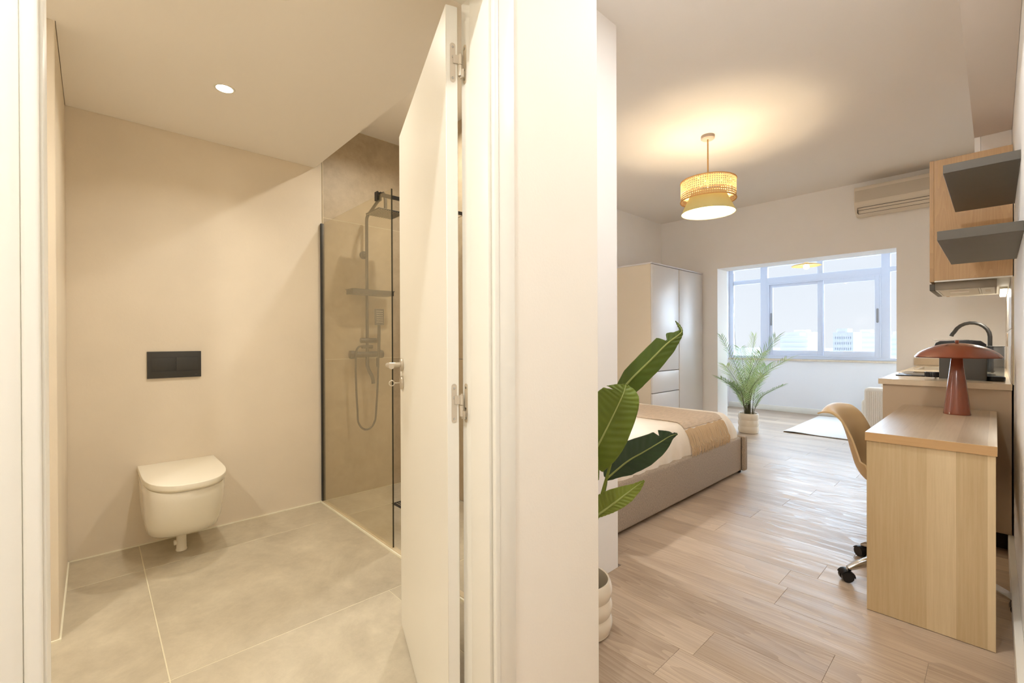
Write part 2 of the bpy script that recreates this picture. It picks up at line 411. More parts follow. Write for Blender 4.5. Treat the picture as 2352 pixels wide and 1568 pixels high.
wh = struct('wall_shower_side', box((-3.43, 1.952, -.12), (-1.409, 2.05, ZC)), PAINT, 'white wall behind the head of the bed, tiled on its shower side', False)
for k in range(3):
    for a, b in ((-3.30, -2.29), (-2.285, -1.42)):
        tileob(wh, (a, 1.944, zz[k]+g), (b, 1.952, zz[k+1]-g), WTILE, .0006)
struct('wall_niche', box((-1.309, 1.0, -.12), (-.9105, 1.09, ZC)), BATHP, None, False)
struct('wall_pillar', box((-1.409, 1.092, -.12), (-1.31, 1.950, ZC)), PAINT, 'white end of the partition beside the bed', False)
# hall partition with the bathroom doorway
struct('wall_hall', boxes(((-.91, -1.5, -.12), (-.80, -.066, ZC)), ((-.91, .70, -.12), (-.80, 1.09, ZC)), ((-.91, -.066, 2.01), (-.80, .70, ZC))), HALLP,
       'cream painted partition between bathroom doorway and bedroom', False)
struct('wall_hall_end', box((-.80, -1.62, -.12), (.19, -1.5, ZC)), HALLP, None, False)
# --- walls (room)
struct('wall_right', box((XR, -1.5, -.12), (XR+.13, 8.15, 2.85)), PAINT, 'white wall carrying the dark shelves and kitchen', False)
struct('wall_left', box((-3.43, 2.052, -.12), (-3.13, 5.72, ZC)), PAINT, 'white side wall behind the wardrobe', False)
struct('wall_back', boxes(((-3.43, YB, -.12), (-2.372, 6.02, ZC)), ((-.658, YB, -.12), (XR-.001, 6.02, ZC)), ((-2.372, YB, 2.043), (-.658, 6.02, ZC))), PAINT,
       'white wall with the wide opening to the sunroom', False)
struct('ceiling', box((-3.43, -1.62, ZC), (XR+.13, 6.02, ZC+.1)), CEIL, 'white bedroom ceiling around the pendant lamp', False)
struct('ceiling_bathroom', boxes(((-3.308, -.098, 2.39), (-.912, 1.165, 2.43)), ((-3.308, 1.15, 2.39), (-.912, 1.165, ZC-.002)), ((-2.468, -1.30, 2.39), (-.912, -.098, 2.43))), BCEIL,
       'lowered bathroom ceiling that stops before the shower', False)
struct('ceiling_soffit', boxes(((-.090, -1.49, 2.385), (XR-.001, 3.97, ZC-.001))), mat('shaded_soffit_paint', (224, 214, 204), .85), 'dropped ceiling strip above the dark shelves', False)  # shade is put into the soffit colour so its edge shows
struct('ceiling_duct', boxes(((-.062, 3.972, 2.196), (XR-.001, 5.71, ZC-.001)), ((-.090, 4.01, 2.196), (-.064, 5.71, ZC-.001))), PAINT, 'boxed-in duct on top of the kitchen cabinets', False)
# sunroom shell
struct('wall_sunroom_left', box((-3.30, 6.021, -.12), (-3.18, 8.35, 2.5)), WHITEWALL, None, False)
struct('wall_sunroom_front', boxes(((-3.18, 8.15, -.12), (XR+.13, 8.35, .82))), WHITEWALL, 'low white sunroom wall below the window', False)
struct('ceiling_sunroom', box((-3.30, 6.021, 2.40), (XR+.13, 8.35, 2.5)), WHITEWALL, None, False)
# baseboards
struct('baseboard_pillar', box((-1.409, 1.106, 0), (-1.394, 2.065, .072), .002), LACQ, 'white skirting at the foot of the partition end')
struct('baseboard_niche', box((-1.393, 1.09, 0), (-.787, 1.105, .072), .002), LACQ)
struct('baseboard_hall', box((-.80, .76, 0), (-.787, 1.089, .072), .002), LACQ)
struct('baseboard_right', box((XR-.022, -1.5, 0), (XR, 3.595, .10), .003), LACQ, 'white skirting along the wall behind the desk')
struct('baseboard_sunroom', box((-3.18, 8.135, 0), (XR, 8.15, .085), .002), LACQ, 'white skirting under the sunroom window')
struct('baseboard_back', box((-.656, YB+.302, 0), (XR, YB+.315, .085)), LACQ)
# silicone line round the bathroom floor
struct('trim_1', boxes(((-3.310, -.10, 0), (-3.304, 1.19, .006)), ((-3.31, -.10, 0), (-2.474, -.094, .006)), ((-2.474, -.13, 0), (-2.462, -.094, .006))), SILIC, 'pale sealant line where bathroom walls meet the floor')
# --- door frame (jambs + casings)
jf = struct('trim_2', box((-.910, .679, 0), (-.800, .700, 2.010)), LACQ, 'white wooden frame round the bathroom doorway')
obj('jamb', box((-.910, -.066, 0), (-.800, -.046, 2.010), .0008), LACQ, jf)
obj('head_jamb', box((-.910, -.046, 1.990), (-.800, .679, 2.010)), LACQ, jf)
obj('stop_bead', box((-.868, .671, 0), (-.800, .6795, 1.990), .001), LACQ, jf)
obj('stop_bead', box((-.868, -.0465, 0), (-.800, -.043, 1.990), .001), LACQ, jf)
for s, y in ((1, .679), (-1, -.046)):
    a, b = sorted((y+s*.0, y+s*.016)); obj('casing_bead', box((-.800, a, 0), (-.787, b, 2.02), .004, 3), LACQ, jf)
    a, b = sorted((y+s*.016, y+s*.068)); obj('casing', box((-.800, a, 0), (-.790, b, 2.06), .003), LACQ, jf)
obj('head_casing', box((-.800, -.046-.068, 1.99), (-.790, .679+.068, 2.06), .003), LACQ, jf)
obj('strike_plate', box((-.909, -.0462, .955), (-.893, -.0450, 1.035), .0004), STEEL, jf)

# ================================================================== BATHROOM DOOR
da = math.atan2(.911-.636, -1.643+.917)
door = thing('door_1', 'white bathroom door standing open towards the shower', None, (-.917, .636, .008), da, kind='structure')
DW, DT, DH = .776, .030, 1.968
obj('leaf', box((0, -DT, 0), (DW, 0, DH), .0015, 1), LACQ, door, local=True)
HX = .708
rose = obj('handle_rose', cyl((HX, 0, 1.052), (HX, .009, 1.052), .026, 32, .002), STEEL, door, local=True)
obj('lever', tube([(HX, .009, 1.052), (HX, .046, 1.052), (HX-.002, .054, 1.052), (HX-.010, .058, 1.052), (HX-.120, .058, 1.052)], .0095, 16), STEEL, rose, local=True)
obj('key_rose', cyl((HX, 0, .982), (HX, .009, .982), .026, 32, .002), STEEL, door, local=True)
bm = bmesh.new(); add_tube(bm, [(HX, .009, .982), (HX, .032, .981)], .0022, 8)
ring = [(HX+.0, .042+.010*math.cos(t*PI/12), .981+.010*math.sin(t*PI/12)) for t in range(25)]
add_tube(bm, ring, .002, 8, False); obj('key', bm, STEEL, bpy.data.objects['key_rose'], local=True)
Dinv = ORG[door].inverted()
def rplate(w, h, t, n=8):
    """rounded-end plate in 2D (width, height)"""
    p = []; r = w/2
    for k in range(n+1): p.append((r*math.cos(PI*k/n), h/2-r+r*math.sin(PI*k/n)))
    for k in range(n+1): p.append((-r*math.cos(PI*k/n), -h/2+r-r*math.sin(PI*k/n)))
    return p
for hz in (1.836, .997, .20):
    ax = Dinv @ Vector((-.9010, .6680, hz))
    zc = hz-.008
    pl = prism([(-.0175+a, zc+b) for a, b in rplate(.0135, .097, 0)], -.0008, .0002, axis='x')
    hg = obj('hinge', pl, STEEL, door, local=True)
    bm = bmesh.new(); add_tube(bm, [(ax.x, ax.y, zc-.004), (ax.x, ax.y, zc+.020)], .0052, 14); add_tube(bm, [(ax.x, ax.y, zc+.020), (ax.x, ax.y, zc+.023)], .003, 10)
    add_tube(bm, [(ax.x, ax.y, zc-.032), (ax.x, ax.y, zc-.0055)], .0052, 14)
    obj('knuckle', bm, STEEL, hg, local=True)
    obj('hinge_tab', box((ax.x, ax.y, zc-.002), (-.0013, -.0180, zc+.019)), STEEL, hg, local=True)
    for dz in (.038, .014, -.038):
        obj('screw', cyl((-.0002, -.0175, zc+dz), (-.0016, -.0175, zc+dz), .0028, 12), SCREW, hg, local=True)
    # jamb side
    pj = prism([(-.897+a, hz+b) for a, b in rplate(.0125, .097, 0)], .6784, .6792, axis='y')
    hj = obj('hinge_plate', pj, HINGEM, jf)
    obj('hinge_tab', box((-.9015, .667, hz-.038), (-.889, .6700, hz-.018)), STEEL, hj)
    for dz in (.038, -.014, -.038):
        obj('screw', cyl((-.897, .6786, hz+dz), (-.897, .6770, hz+dz), .0028, 12), SCREW, hj)

# ================================================================== TOILET
TY = .364
def dshape(hw, front, back=-3.3095, straight=.26, n=20):
    """D outline: flat at the wall, straight sides, rounded front"""
    x1 = back+straight; p = [(back, TY-hw)]
    for k in range(n+1):
        a = -PI/2+PI*k/n; ca, sa = math.cos(a), math.sin(a)
        p.append((x1+(front-x1)*abs(ca)**.82, TY+hw*math.copysign(abs(sa)**.78, sa)))
    p.append((back, TY+hw)); return p
toilet = thing('toilet', 'white wall-hung toilet with a closed D-shaped lid', 'toilet', (-3.30, TY, .12))
bm = bmesh.new(); rings = []
lv = [(.120, .135, -2.99, .20), (.126, .150, -2.95, .21), (.145, .160, -2.90, .22), (.20, .169, -2.835, .24), (.28, .175, -2.780, .25), (.36, .178, -2.742, .26), (.402, .178, -2.728, .26), (.410, .176, -2.733, .26), (.411, .170, -2.745, .25)]
for z, hw, fr_, st in lv: rings.append([bm.verts.new((x, y, z)) for x, y in dshape(hw, fr_, straight=st)])
n = len(rings[0])
for a, b in zip(rings[:-1], rings[1:]):
    for i in range(n): bm.faces.new((a[i], a[(i+1) % n], b[(i+1) % n], b[i]))
bm.faces.new(rings[0][::-1]); bm.faces.new(rings[-1]); bmesh.ops.recalc_face_normals(bm, faces=bm.faces)
obj('bowl', bm, CERAM, toilet, ang=60)
obj('seat_ring', prism(dshape(.174, -2.735), .412, .420, .002), SEATP, toilet, ang=60)
obj('lid', prism(dshape(.183, -2.712), .424, .452, .0035), SEATP, toilet, ang=50)
pipe = obj('drain_pipe', lathe([(.0, 0), (.026, 0), (.027, .006), (.024, .012), (.023, .05), (.023, .128), (0, .128)], (-3.085, .356, 0), 20), SEATP, toilet)
obj('pipe_stub', cyl((-3.09, .338, .045), (-3.09, .322, .045), .014, 16, .003), SEATP, toilet)
fp = obj('flush_plate', box((-3.3098, .227, .943), (-3.3000, .484, 1.098), .002), PLATE); tag(fp, 'matte black rectangular flush plate with two buttons on the wall', 'flush plate')
obj('button', box((-3.3002, .247, .984), (-3.2988, .361, 1.062), .0006), PLATE, fp)
obj('button', box((-3.3002, .363, .984), (-3.2988, .464, 1.062), .0006), PLATE, fp)
obj('button_gap', boxes(((-3.3001, .245, .9815), (-3.2997, .466, .9835)), ((-3.3001, .245, 1.0625), (-3.2997, .466, 1.0640)), ((-3.3001, .3612, .984), (-3.2986, .3628, 1.062))), BLKPL, fp)
obj('maker_mark', box((-3.3002, .452, .957), (-3.2996, .464, .960)), GREYSH, fp)

# ================================================================== SHOWER
GY = 1.210
sg = thing('shower_screen', 'fixed smoked glass shower screen with black wall profile', 'shower screen', (-3.30, GY, .012))
obj('glass_pane', box((-3.296, GY-.004, .014), (-2.268, GY+.004, 1.992)), SMOKE, sg, smooth=False, label='smoked glass pane')
obj('glass_edge', boxes(((-2.2678, GY-.004, .014), (-2.2662, GY+.004, 1.992))), mat('dark_glass_edge', (54, 50, 34), .2), sg, smooth=False)
obj('wall_profile', box((-3.3035, GY-.012, .012), (-3.283, GY+.012, 1.996), .001), BLACK, sg, label='black wall profile')
bar = obj('brace_bar', boxes(((-2.438, GY-.010, 1.992), (-2.418, 1.944, 2.010)),), BLACK, sg, label='black square brace bar')
obj('brace_clamp', boxes(((-2.445, GY-.014, 1.962), (-2.411, GY-.006, 2.012)), ((-2.445, GY+.006, 1.962), (-2.411, GY+.014, 2.012))), BLACK, bar)
SX = -3.245; SYc = 1.523
sh = thing('shower_column', 'black shower column with square rain head and hand shower', 'shower', (-3.30, SYc, .49))
bend = []
for k in range(9):
    a = PI-PI*.30*k/8*1.0; bend.append((SX+.05+.05*math.cos(a), SYc, 2.06+.05*math.sin(a)))
arm = [(SX, SYc, 1.02)]+bend+[(-3.06, SYc, 2.170), (-3.00, SYc, 2.205), (-2.975, SYc, 2.207), (-2.955, SYc, 2.19), (-2.945, SYc, 2.15), (-2.945, SYc, 2.075)]
obj('riser_pipe', tube(arm, .0115, 14), BLACK, sh)
# rain head plate with holes
def perforated(cx, cy, z, sx_, sy_, nx, ny, r, t, holes=True):
    bm = bmesh.new()
    dx, dy = sx_/nx, sy_/ny
    for i in range(nx):
        for j in range(ny):
            x0, y0 = cx-sx_/2+i*dx, cy-sy_/2+j*dy; mx_, my_ = x0+dx/2, y0+dy/2
            o8 = [(x0, y0), (mx_, y0), (x0+dx, y0), (x0+dx, my_), (x0+dx, y0+dy), (mx_, y0+dy), (x0, y0+dy), (x0, my_)]
            i8 = [(mx_+r*math.cos(a), my_+r*math.sin(a)) for a in (PI*1.25, PI*1.5, PI*1.75, 0, PI*.25, PI*.5, PI*.75, PI)]
            O = [bm.verts.new((a, b, z)) for a, b in o8]; I = [bm.verts.new((a, b, z)) for a, b in i8]
            for k in range(8): bm.faces.new((O[k], O[(k+1) % 8], I[(k+1) % 8], I[k]))
    bmesh.ops.remove_doubles(bm, verts=bm.verts, dist=1e-5)
    bmesh.ops.solidify(bm, geom=bm.faces[:], thickness=t)
    return bm
hd = obj('rain_head', box((-3.045, SYc-.10, 2.055), (-2.845, SYc+.10, 2.061), .001), BLACK, sh)
obj('nozzle_plate', perforated(-2.945, SYc, 2.054, .2, .2, 12, 12, .0048, .002), BLACK, hd, smooth=False)
nz = bmesh.new()
for i in range(12):
    for j in range(12):
        bmesh.ops.create_icosphere(nz, subdivisions=1, radius=.0040, matrix=Matrix.Translation((-2.945-.1+(i+.5)*.2/12, SYc-.1+(j+.5)*.2/12, 2.0525)))
q = obj('nozzles', nz, mat('pale_nozzle', (214, 206, 188), .5), hd); q['kind'] = 'stuff'
obj('wall_bracket', cyl((-3.310, SYc+.0, 1.812), (-3.285, SYc+.0, 1.812), .030, 24, .003), BLACK, sh)
obj('bracket_arm', cyl((-3.285, SYc, 1.812), (SX, SYc, 1.812), .012, 14), BLACK, sh)
shelf = obj('shelf', boxes(((-3.27, 1.375, 1.500), (-3.16, 1.700, 1.505)), ((-3.27, 1.375, 1.505), (-3.267, 1.700, 1.535)), ((-3.163, 1.375, 1.505), (-3.16, 1.700, 1.535)), ((-3.267, 1.375, 1.505), (-3.163, 1.378, 1.535)), ((-3.267, 1.697, 1.505), (-3.163, 1.700, 1.535)), ((-3.275, 1.368, 1.533), (-3.155, 1.707, 1.537))), BLACK, sh)
obj('slider', cyl((SX, 1.47, 1.160), (SX, 1.615, 1.160), .019, 20, .003), BLACK, sh)
hs = obj('hand_shower', tube([(SX+.03, 1.603, 1.075), (SX+.035, 1.600, 1.18), (SX+.045, 1.597, 1.26), (SX+.05, 1.596, 1.30)], [.010, .013, .012, .011], 12), BLACK, sh)
add = box((SX+.046, 1.558, 1.275), (SX+.060, 1.632, 1.400), .004); obj('spray_head', add, BLACK, hs)
nz = bmesh.new()
for i in range(5):
    for j in range(6):
        add_box(nz, (SX+.0595, 1.572+i*.0105, 1.296+j*.0165), (SX+.0615, 1.577+i*.0105, 1.301+j*.0165))
q = obj('nozzles', nz, MATS['pale_nozzle'], hs, smooth=False); q['kind'] = 'stuff'
mx = obj('mixer_valve', cyl((SX, 1.415, 1.055), (SX, 1.625, 1.055), .021, 24, .003), BLACK, sh)
for y in (1.405, 1.630):
    obj('knob', cyl((SX, y-.018, 1.055), (SX, y+.018, 1.055), .031, 24, .004), BLACK, mx)
for y in (1.46, 1.585): obj('wall_union', cyl((-3.309, y, 1.055), (SX, y, 1.055), .022, 20, .003), BLACK, mx)
obj('diverter', cyl((SX-.0, 1.480, 1.112), (SX, 1.566, 1.112), .014, 18, .003), BLACK, mx)
obj('lever', cyl((SX+.025, 1.595, 1.03), (SX+.028, 1.592, .955), .011, 14, .003), BLACK, mx)
obj('spout', tube([(SX, SYc, 1.04), (SX, SYc, .97), (SX+.01, SYc+.008, .93), (SX+.03, SYc+.02, .895), (SX+.045, SYc+.024, .865), (SX+.047, SYc+.025, .835)], .0135, 14), BLACK, mx)
hp = [Vector((SX+.015, 1.490, 1.115)), Vector((SX+.025, 1.45, 1.115)), Vector((SX+.03, 1.425, 1.085)), Vector((SX+.03, 1.418, 1.02))]
for k in range(0, 21):
    t = k/20; a = PI*t
    hp.append(Vector((SX+.03, 1.505-.088*math.cos(a), .86-.36*math.sin(a)**.62+(.16 if False else 0))))
hp = hp[:4]+[Vector((SX+.03, 1.422, .80)), Vector((SX+.03, 1.430, .66))]+[Vector((SX+.03, 1.503-.072*math.cos(PI*k/12), .60-.108*math.sin(PI*k/12))) for k in range(1, 12)]+[Vector((SX+.03, 1.583, .70)), Vector((SX+.03, 1.593, .86)), Vector((SX+.03, 1.600, 1.075))]
def smooth_path(p, n=4):
    p = [Vector(q) for q in p]; o = []
    for i in range(len(p)-1):
        a, b, c, d = p[max(i-1, 0)], p[i], p[i+1], p[min(i+2, len(p)-1)]
        for k in range(n):
            t = k/n; o.append(.5*((2*b)+(c-a)*t+(2*a-5*b+4*c-d)*t*t+(-a+3*b-3*c+d)*t**3))
    o.append(p[-1]); return o
obj('hose', tube(smooth_path(hp, 3), .0075, 10), BLACK, sh)
dr = thing('floor_drain', 'dark metal grate in the shower floor', 'drain', (-2.85, 1.62, -.001))
obj('drain_frame', boxes(((-2.93, 1.55, -.003), (-2.77, 1.562, .002)), ((-2.93, 1.688, -.003), (-2.77, 1.70, .002)), ((-2.93, 1.562, -.003), (-2.918, 1.688, .002)), ((-2.782, 1.562, -.003), (-2.77, 1.688, .002))), PLATE, dr)
for k in range(7):
    obj('slat', box((-2.918, 1.566+k*.018, -.003), (-2.782, 1.576+k*.018, .001)), PLATE, dr, smooth=False)

# --- bathroom downlights
for i, (x, y, lab) in enumerate(((-2.565, .478, 'round lit downlight in the lowered ceiling, the one nearer the toilet'), (-1.72, .489, 'round lit downlight at the top edge, nearer the doorway'))):
    t = thing('downlight', lab, 'ceiling light', (x, y, 2.386), group=None)
    obj('trim_ring', lathe([(.036, .0), (.044, .0), (.046, .004), (.036, .004)], (x, y, 2.386), 32, True), LACQ, t)
    obj('diffuser', lathe([(0, .0015), (.036, .0015), (.036, .0038), (0, .0038)], (x, y, 2.386), 32), LAMPON, t)
    l = light('AREA', 'downlight_lamp', (x, y, 2.380), LP['down'], WARM, (0, 0, 0), shape='DISK', size=.07, spread=2.4)
t = thing('downlight', 'added fill downlight in the high ceiling above the shower', 'ceiling light', (-2.4, 1.62, ZC-.004))  # unseen downlight, added to brighten the shower
obj('trim_ring', lathe([(.036, .0), (.044, .0), (.046, .004), (.036, .004)], (-2.4, 1.62, ZC-.004), 32, True), LACQ, t)
obj('diffuser', lathe([(0, .0015), (.036, .0015), (.036, .0038), (0, .0038)], (-2.4, 1.62, ZC-.004), 32), LAMPON, t)
light('AREA', 'shower_fill_lamp', (-2.4, 1.62, ZC-.010), LP['shower'], WARM, (0, 0, 0), shape='DISK', size=.07, spread=2.7)
# downlights out of view: hall; recess and bedroom-side ones are added as fill
for x, y, z, e, c_, lab in ((-1.65, -.75, 2.386, LP['recess_fill'], WARM, 'added fill downlight in the bathroom recess'), (-.36, -.25, ZC-.004, LP['hall'], (.96, .99, 1), 'round lit downlight in the hall ceiling beside the bathroom door'),
                            (-.36, 1.75, ZC-.004, LP['hall_fill'], (.98, .99, 1), 'added fill downlight in the hall ceiling nearer the bedroom')):
    t = thing('downlight', lab, 'ceiling light', (x, y, z))
    obj('trim_ring', lathe([(.036, .0), (.044, .0), (.046, .004), (.036, .004)], (x, y, z), 32, True), LACQ, t)
    obj('diffuser', lathe([(0, .0015), (.036, .0015), (.036, .0038), (0, .0038)], (x, y, z), 32), LAMPON, t)
    light('AREA', 'downlight_lamp', (x, y, z-.006), e, c_, (0, 0, 0), shape='DISK', size=.08)

# ================================================================== WARDROBE
wd = thing('wardrobe', 'tall white glossy two-door wardrobe with drawers in the corner', 'wardrobe', (-2.84, 5.08, 0))
obj('side_panel', box((-3.125, 4.465, 0), (-2.572, 4.483, 1.992), .001, 1), WARDS, wd, label='cream matt side panel')
obj('side_panel', box((-3.125, 5.683, 0), (-2.572, 5.701, 1.992), .001, 1), WARDS, wd)
obj('top_panel', box((-3.125, 4.461, 1.992), (-2.550, 5.705, 2.008), .001, 1), WARDF, wd)
obj('carcass', box((-3.12, 4.484, .02), (-2.574, 5.682, 1.990)), DARKG, wd, smooth=False)
obj('door', box((-2.572, 4.469, .812), (-2.552, 5.072, 1.986), .002), WARDF, wd)
obj('door', box((-2.572, 5.086, .06), (-2.552, 5.699, 1.986), .002), WARDF, wd)
obj('divider_edge', box((-2.573, 5.073, .02), (-2.556, 5.085, 1.99)), mat('edge_beige', (196, 176, 146), .6), wd)
for a, b in ((.573, .804), (.341, .565), (.06, .333)):
    obj('drawer', box((-2.572, 4.469, a), (-2.552, 5.072, b), .002), WARDF, wd)
obj('plinth', box((-2.60, 4.469, 0), (-2.575, 5.699, .058)), WARDS, wd)

# ================================================================== BED
bed = thing('bed', 'double bed with taupe boucle upholstered frame', 'bed', (-2.28, 3.1, 0))
obj('side_rail', box((-1.565, 2.122, .022), (-1.498, 4.098, .318), .022, 4), FABRIC, bed)
obj('side_rail', box((-3.10, 2.122, .022), (-3.035, 4.098, .318), .022, 4), FABRIC, bed)
obj('foot_rail', box((-3.10, 4.104, .022), (-1.472, 4.170, .320), .016, 4), FABRIC, bed)
obj('headboard', box((-3.08, 2.055, .022), (-1.515, 2.118, .95), .02, 3), FABRIC, bed)
for x in (-3.02, -1.535):
    for y in (2.16, 4.135): obj('foot', cyl((x, y, 0), (x, y, .024), .018, 14), BLKPL, bed)
obj('corner_piping', tube([(-1.4985, 4.1005, .030), (-1.4985, 4.1005, .312)], .0035, 8), FABD, bed)
obj('mattress', box((-3.03, 2.125, .10), (-1.575, 4.06, .36), .03, 3), SHEET, bed)
from mathutils import noise as NZ
X0, X1, Y0, Y1 = -3.045, -1.522, 2.13, 4.075
def duv(x, y, top=.212, r=.115):
    d = min(x-X0, X1-x); e = min(y-Y0, Y1-y)
    f1 = math.sqrt(max(0, 1-(1-min(1, d/r))**2)); f2 = math.sqrt(max(0, 1-(1-min(1, e/r))**2))
    wr = NZ.noise(Vector((x*1.6, y*5.5, 3)))*.008+NZ.noise(Vector((x*3, y*14, 9)))*.004
    return .318+(top+wr)*min(f1, 1)*min(f2, 1)
def clus(t, a, b):
    s = .5-.5*math.cos(PI*t); return a+(b-a)*(.35*t+.65*s)
def duvp(u, v):
    x = clus(u, X0, X1); y = clus(v, Y0, Y1); z = duv(x, y)
    k = max(0, 1-(z-.318)/.19)
    if x > X1-.10: x += .018*k*math.sin(y*38+NZ.noise(Vector((y*9, 1, 1)))*3)*.5 + .004
    return Vector((x, y, z))
dv = obj('duvet', grid(duvp, 90, 110), SHEET, ang=180); tag(dv, 'cream white bedding covering the double bed', 'bedding')
def thr(u, v):
    ya = 3.215+.02*math.sin(u*5); y = ya+(3.87-ya)*v+.006*math.sin(u*17)
    x = -3.00+(X1-.045+3.00)*(1-(1-u)**1.4)
    return Vector((x+.002, y, duv(x, y)+.007+.0015*math.sin(v*40+u*9)))
tb = grid(thr, 80, 40, .004)
tw = obj('throw_blanket', tb, THROW, ang=180); tag(tw, 'beige woven throw with fringed end across the foot of the bed', 'throw')
fb = bmesh.new(); rnd = random.Random(3)
for k in range(150):
    v = k/149; p = thr(1, v)+Vector((.0, 0, -.001)); y = p.y; L = .085+rnd.random()*.035; sl = (rnd.random()-.5)*.05-.012
    q = [p+Vector((-.008, 0, .002))]
    for dd in (.034, .022, .012, .005):
        q.append(Vector((X1-dd+.012*(1-dd/.045)+.004, y+sl*.3*(1-dd/.045)+.002*math.sin(k), duv(X1-dd, y)+.005)))
    for j in range(1, 5):
        t = j/4; q.append(Vector((X1+.020+rnd.random()*.006, y+sl*(.3+.7*t)+.003*math.sin(j*2+k), q[4].z-L*.75*t)))
    add_tube(fb, q, [.0016, .0022, .0022, .002, .002, .002, .002, .0018, .0010], 5)
q = obj('fringe', fb, FRINGE, tw, label='ochre knotted fringe'); q['kind'] = 'stuff'

# ================================================================== PENDANT
px_, py_ = -1.531, 3.522
pd = thing('pendant_lamp', 'hanging lamp with cane drum over an olive fabric shade, lit', 'pendant lamp', (px_, py_, 2.14))
obj('ceiling_rose', lathe([(0, 2.716), (.044, 2.716), (.050, 2.722), (.050, ZC), (0, ZC)], (px_, py_, 0), 36), ROSEM, pd, label='taupe ceiling rose')
obj('rod', cyl((px_, py_, 2.40), (px_, py_, 2.716), .0052, 12), ROPE, pd, label='gold cord')
obj('rod_cap', cyl((px_, py_, 2.30), (px_, py_, 2.405), .011, 16, .002), LACQ, pd)
def cane(R, z0, z1, nu, nv, r):
    bm = bmesh.new(); du = 2*PI/nu; dz = (z1-z0)/nv; ru = r/R
    def Q(a, z): return bm.verts.new((px_+R*math.cos(a), py_+R*math.sin(a), z))
    for i in range(nu):
        for j in range(nv):
            a0, b0 = i*du, z0+j*dz; ma, mz = a0+du/2, b0+dz/2
            O = [Q(*t) for t in ((a0, b0), (ma, b0), (a0+du, b0), (a0+du, mz), (a0+du, b0+dz), (ma, b0+dz), (a0, b0+dz), (a0, mz))]
            I = [Q(ma+ru*math.cos(t), mz+r*math.sin(t)) for t in (PI*1.25, PI*1.5, PI*1.75, 0, PI*.25, PI*.5, PI*.75, PI)]
            for k in range(8): bm.faces.new((O[k], O[(k+1) % 8], I[(k+1) % 8], I[k]))
    bmesh.ops.remove_doubles(bm, verts=bm.verts, dist=1e-5); return bm
def trans(name, rgb, amt):
    m = mat(name, rgb, .85); n = m.node_tree; b = n.nodes['Principled BSDF']; o = n.nodes['Material Output']
    t = n.nodes.new('ShaderNodeBsdfTranslucent'); t.inputs[0].default_value = lin(rgb); x = n.nodes.new('ShaderNodeMixShader'); x.inputs[0].default_value = amt
    n.links.new(b.outputs[0], x.inputs[1]); n.links.new(t.outputs[0], x.inputs[2]); n.links.new(x.outputs[0], o.inputs[0]); return m
dm = obj('cane_drum', cane(.200, 2.243, 2.387, 78, 9, .0040), trans('lit_cane', (216, 180, 124), .16), pd, smooth=True)
for z in (2.241, 2.389):
    c = [(px_+.2005*math.cos(PI*k/32), py_+.2005*math.sin(PI*k/32), z) for k in range(65)]
    obj('drum_rim', tube(c, .0045, 8), CANE, dm)
OL = trans('olive_shade_cloth', (204, 196, 146), .30); WL = trans('shade_lining', (250, 247, 236), .30)
cone = obj('fabric_shade', lathe([(.197, 2.143), (.128, 2.292)], (px_, py_, 0), 64), OL, pd, label='olive fabric shade')
obj('shade_lining', lathe([(.1945, 2.1435), (.126, 2.291)], (px_, py_, 0), 64), WL, cone, label='white lining')
c = [(px_+.197*math.cos(PI*k/32), py_+.197*math.sin(PI*k/32), 2.143) for k in range(65)]
obj('shade_rim', tube(c, .0022, 8), MATS['olive_shade_cloth'], cone)
sp = bmesh.new()
for k in range(3):
    a = PI*2*k/3+.4; add_tube(sp, [(px_, py_, 2.385), (px_+.2*math.cos(a), py_+.2*math.sin(a), 2.389)], .0016, 6)
    add_tube(sp, [(px_, py_, 2.31), (px_+.127*math.cos(a), py_+.127*math.sin(a), 2.292)], .0016, 6)
obj('spider', sp, LACQ, pd)
bb = bmesh.new(); bmesh.ops.create_uvsphere(bb, u_segments=16, v_segments=10, radius=.026, matrix=Matrix.Translation((px_, py_, 2.286)))
obj('bulb', bb, emis('pendant_bulb', (255, 228, 188), LP['pend']/(4*PI*PI*.026**2)), pd)

# unseen fill lamp above the headboard, added to brighten the bedroom walls
wl_ = thing('added_fill_lamp', 'added unseen fill lamp with a white drum shade above the headboard', 'fill lamp', (-2.30, 2.056, 1.55))
obj('wall_plate', cyl((-2.30, 2.051, 1.60), (-2.30, 2.066, 1.60), .05, 24, .003), STEEL, wl_)
obj('arm', tube([(-2.30, 2.066, 1.60), (-2.30, 2.16, 1.60), (-2.30, 2.20, 1.62)], .006, 10), STEEL, wl_)
obj('shade', lathe([(.13, 1.50), (.11, 1.72), (0, 1.725)], (-2.30, 2.22, 0), 36), trans('white_lamp_shade', (250, 248, 242), .6), wl_)
bb = bmesh.new(); bmesh.ops.create_uvsphere(bb, u_segments=16, v_segments=10, radius=.035, matrix=Matrix.Translation((-2.30, 2.22, 1.64)))
obj('bulb', bb, emis('fill_bulb', (252, 250, 248), LP['bed_fill']/(4*PI*PI*.035**2)), wl_)

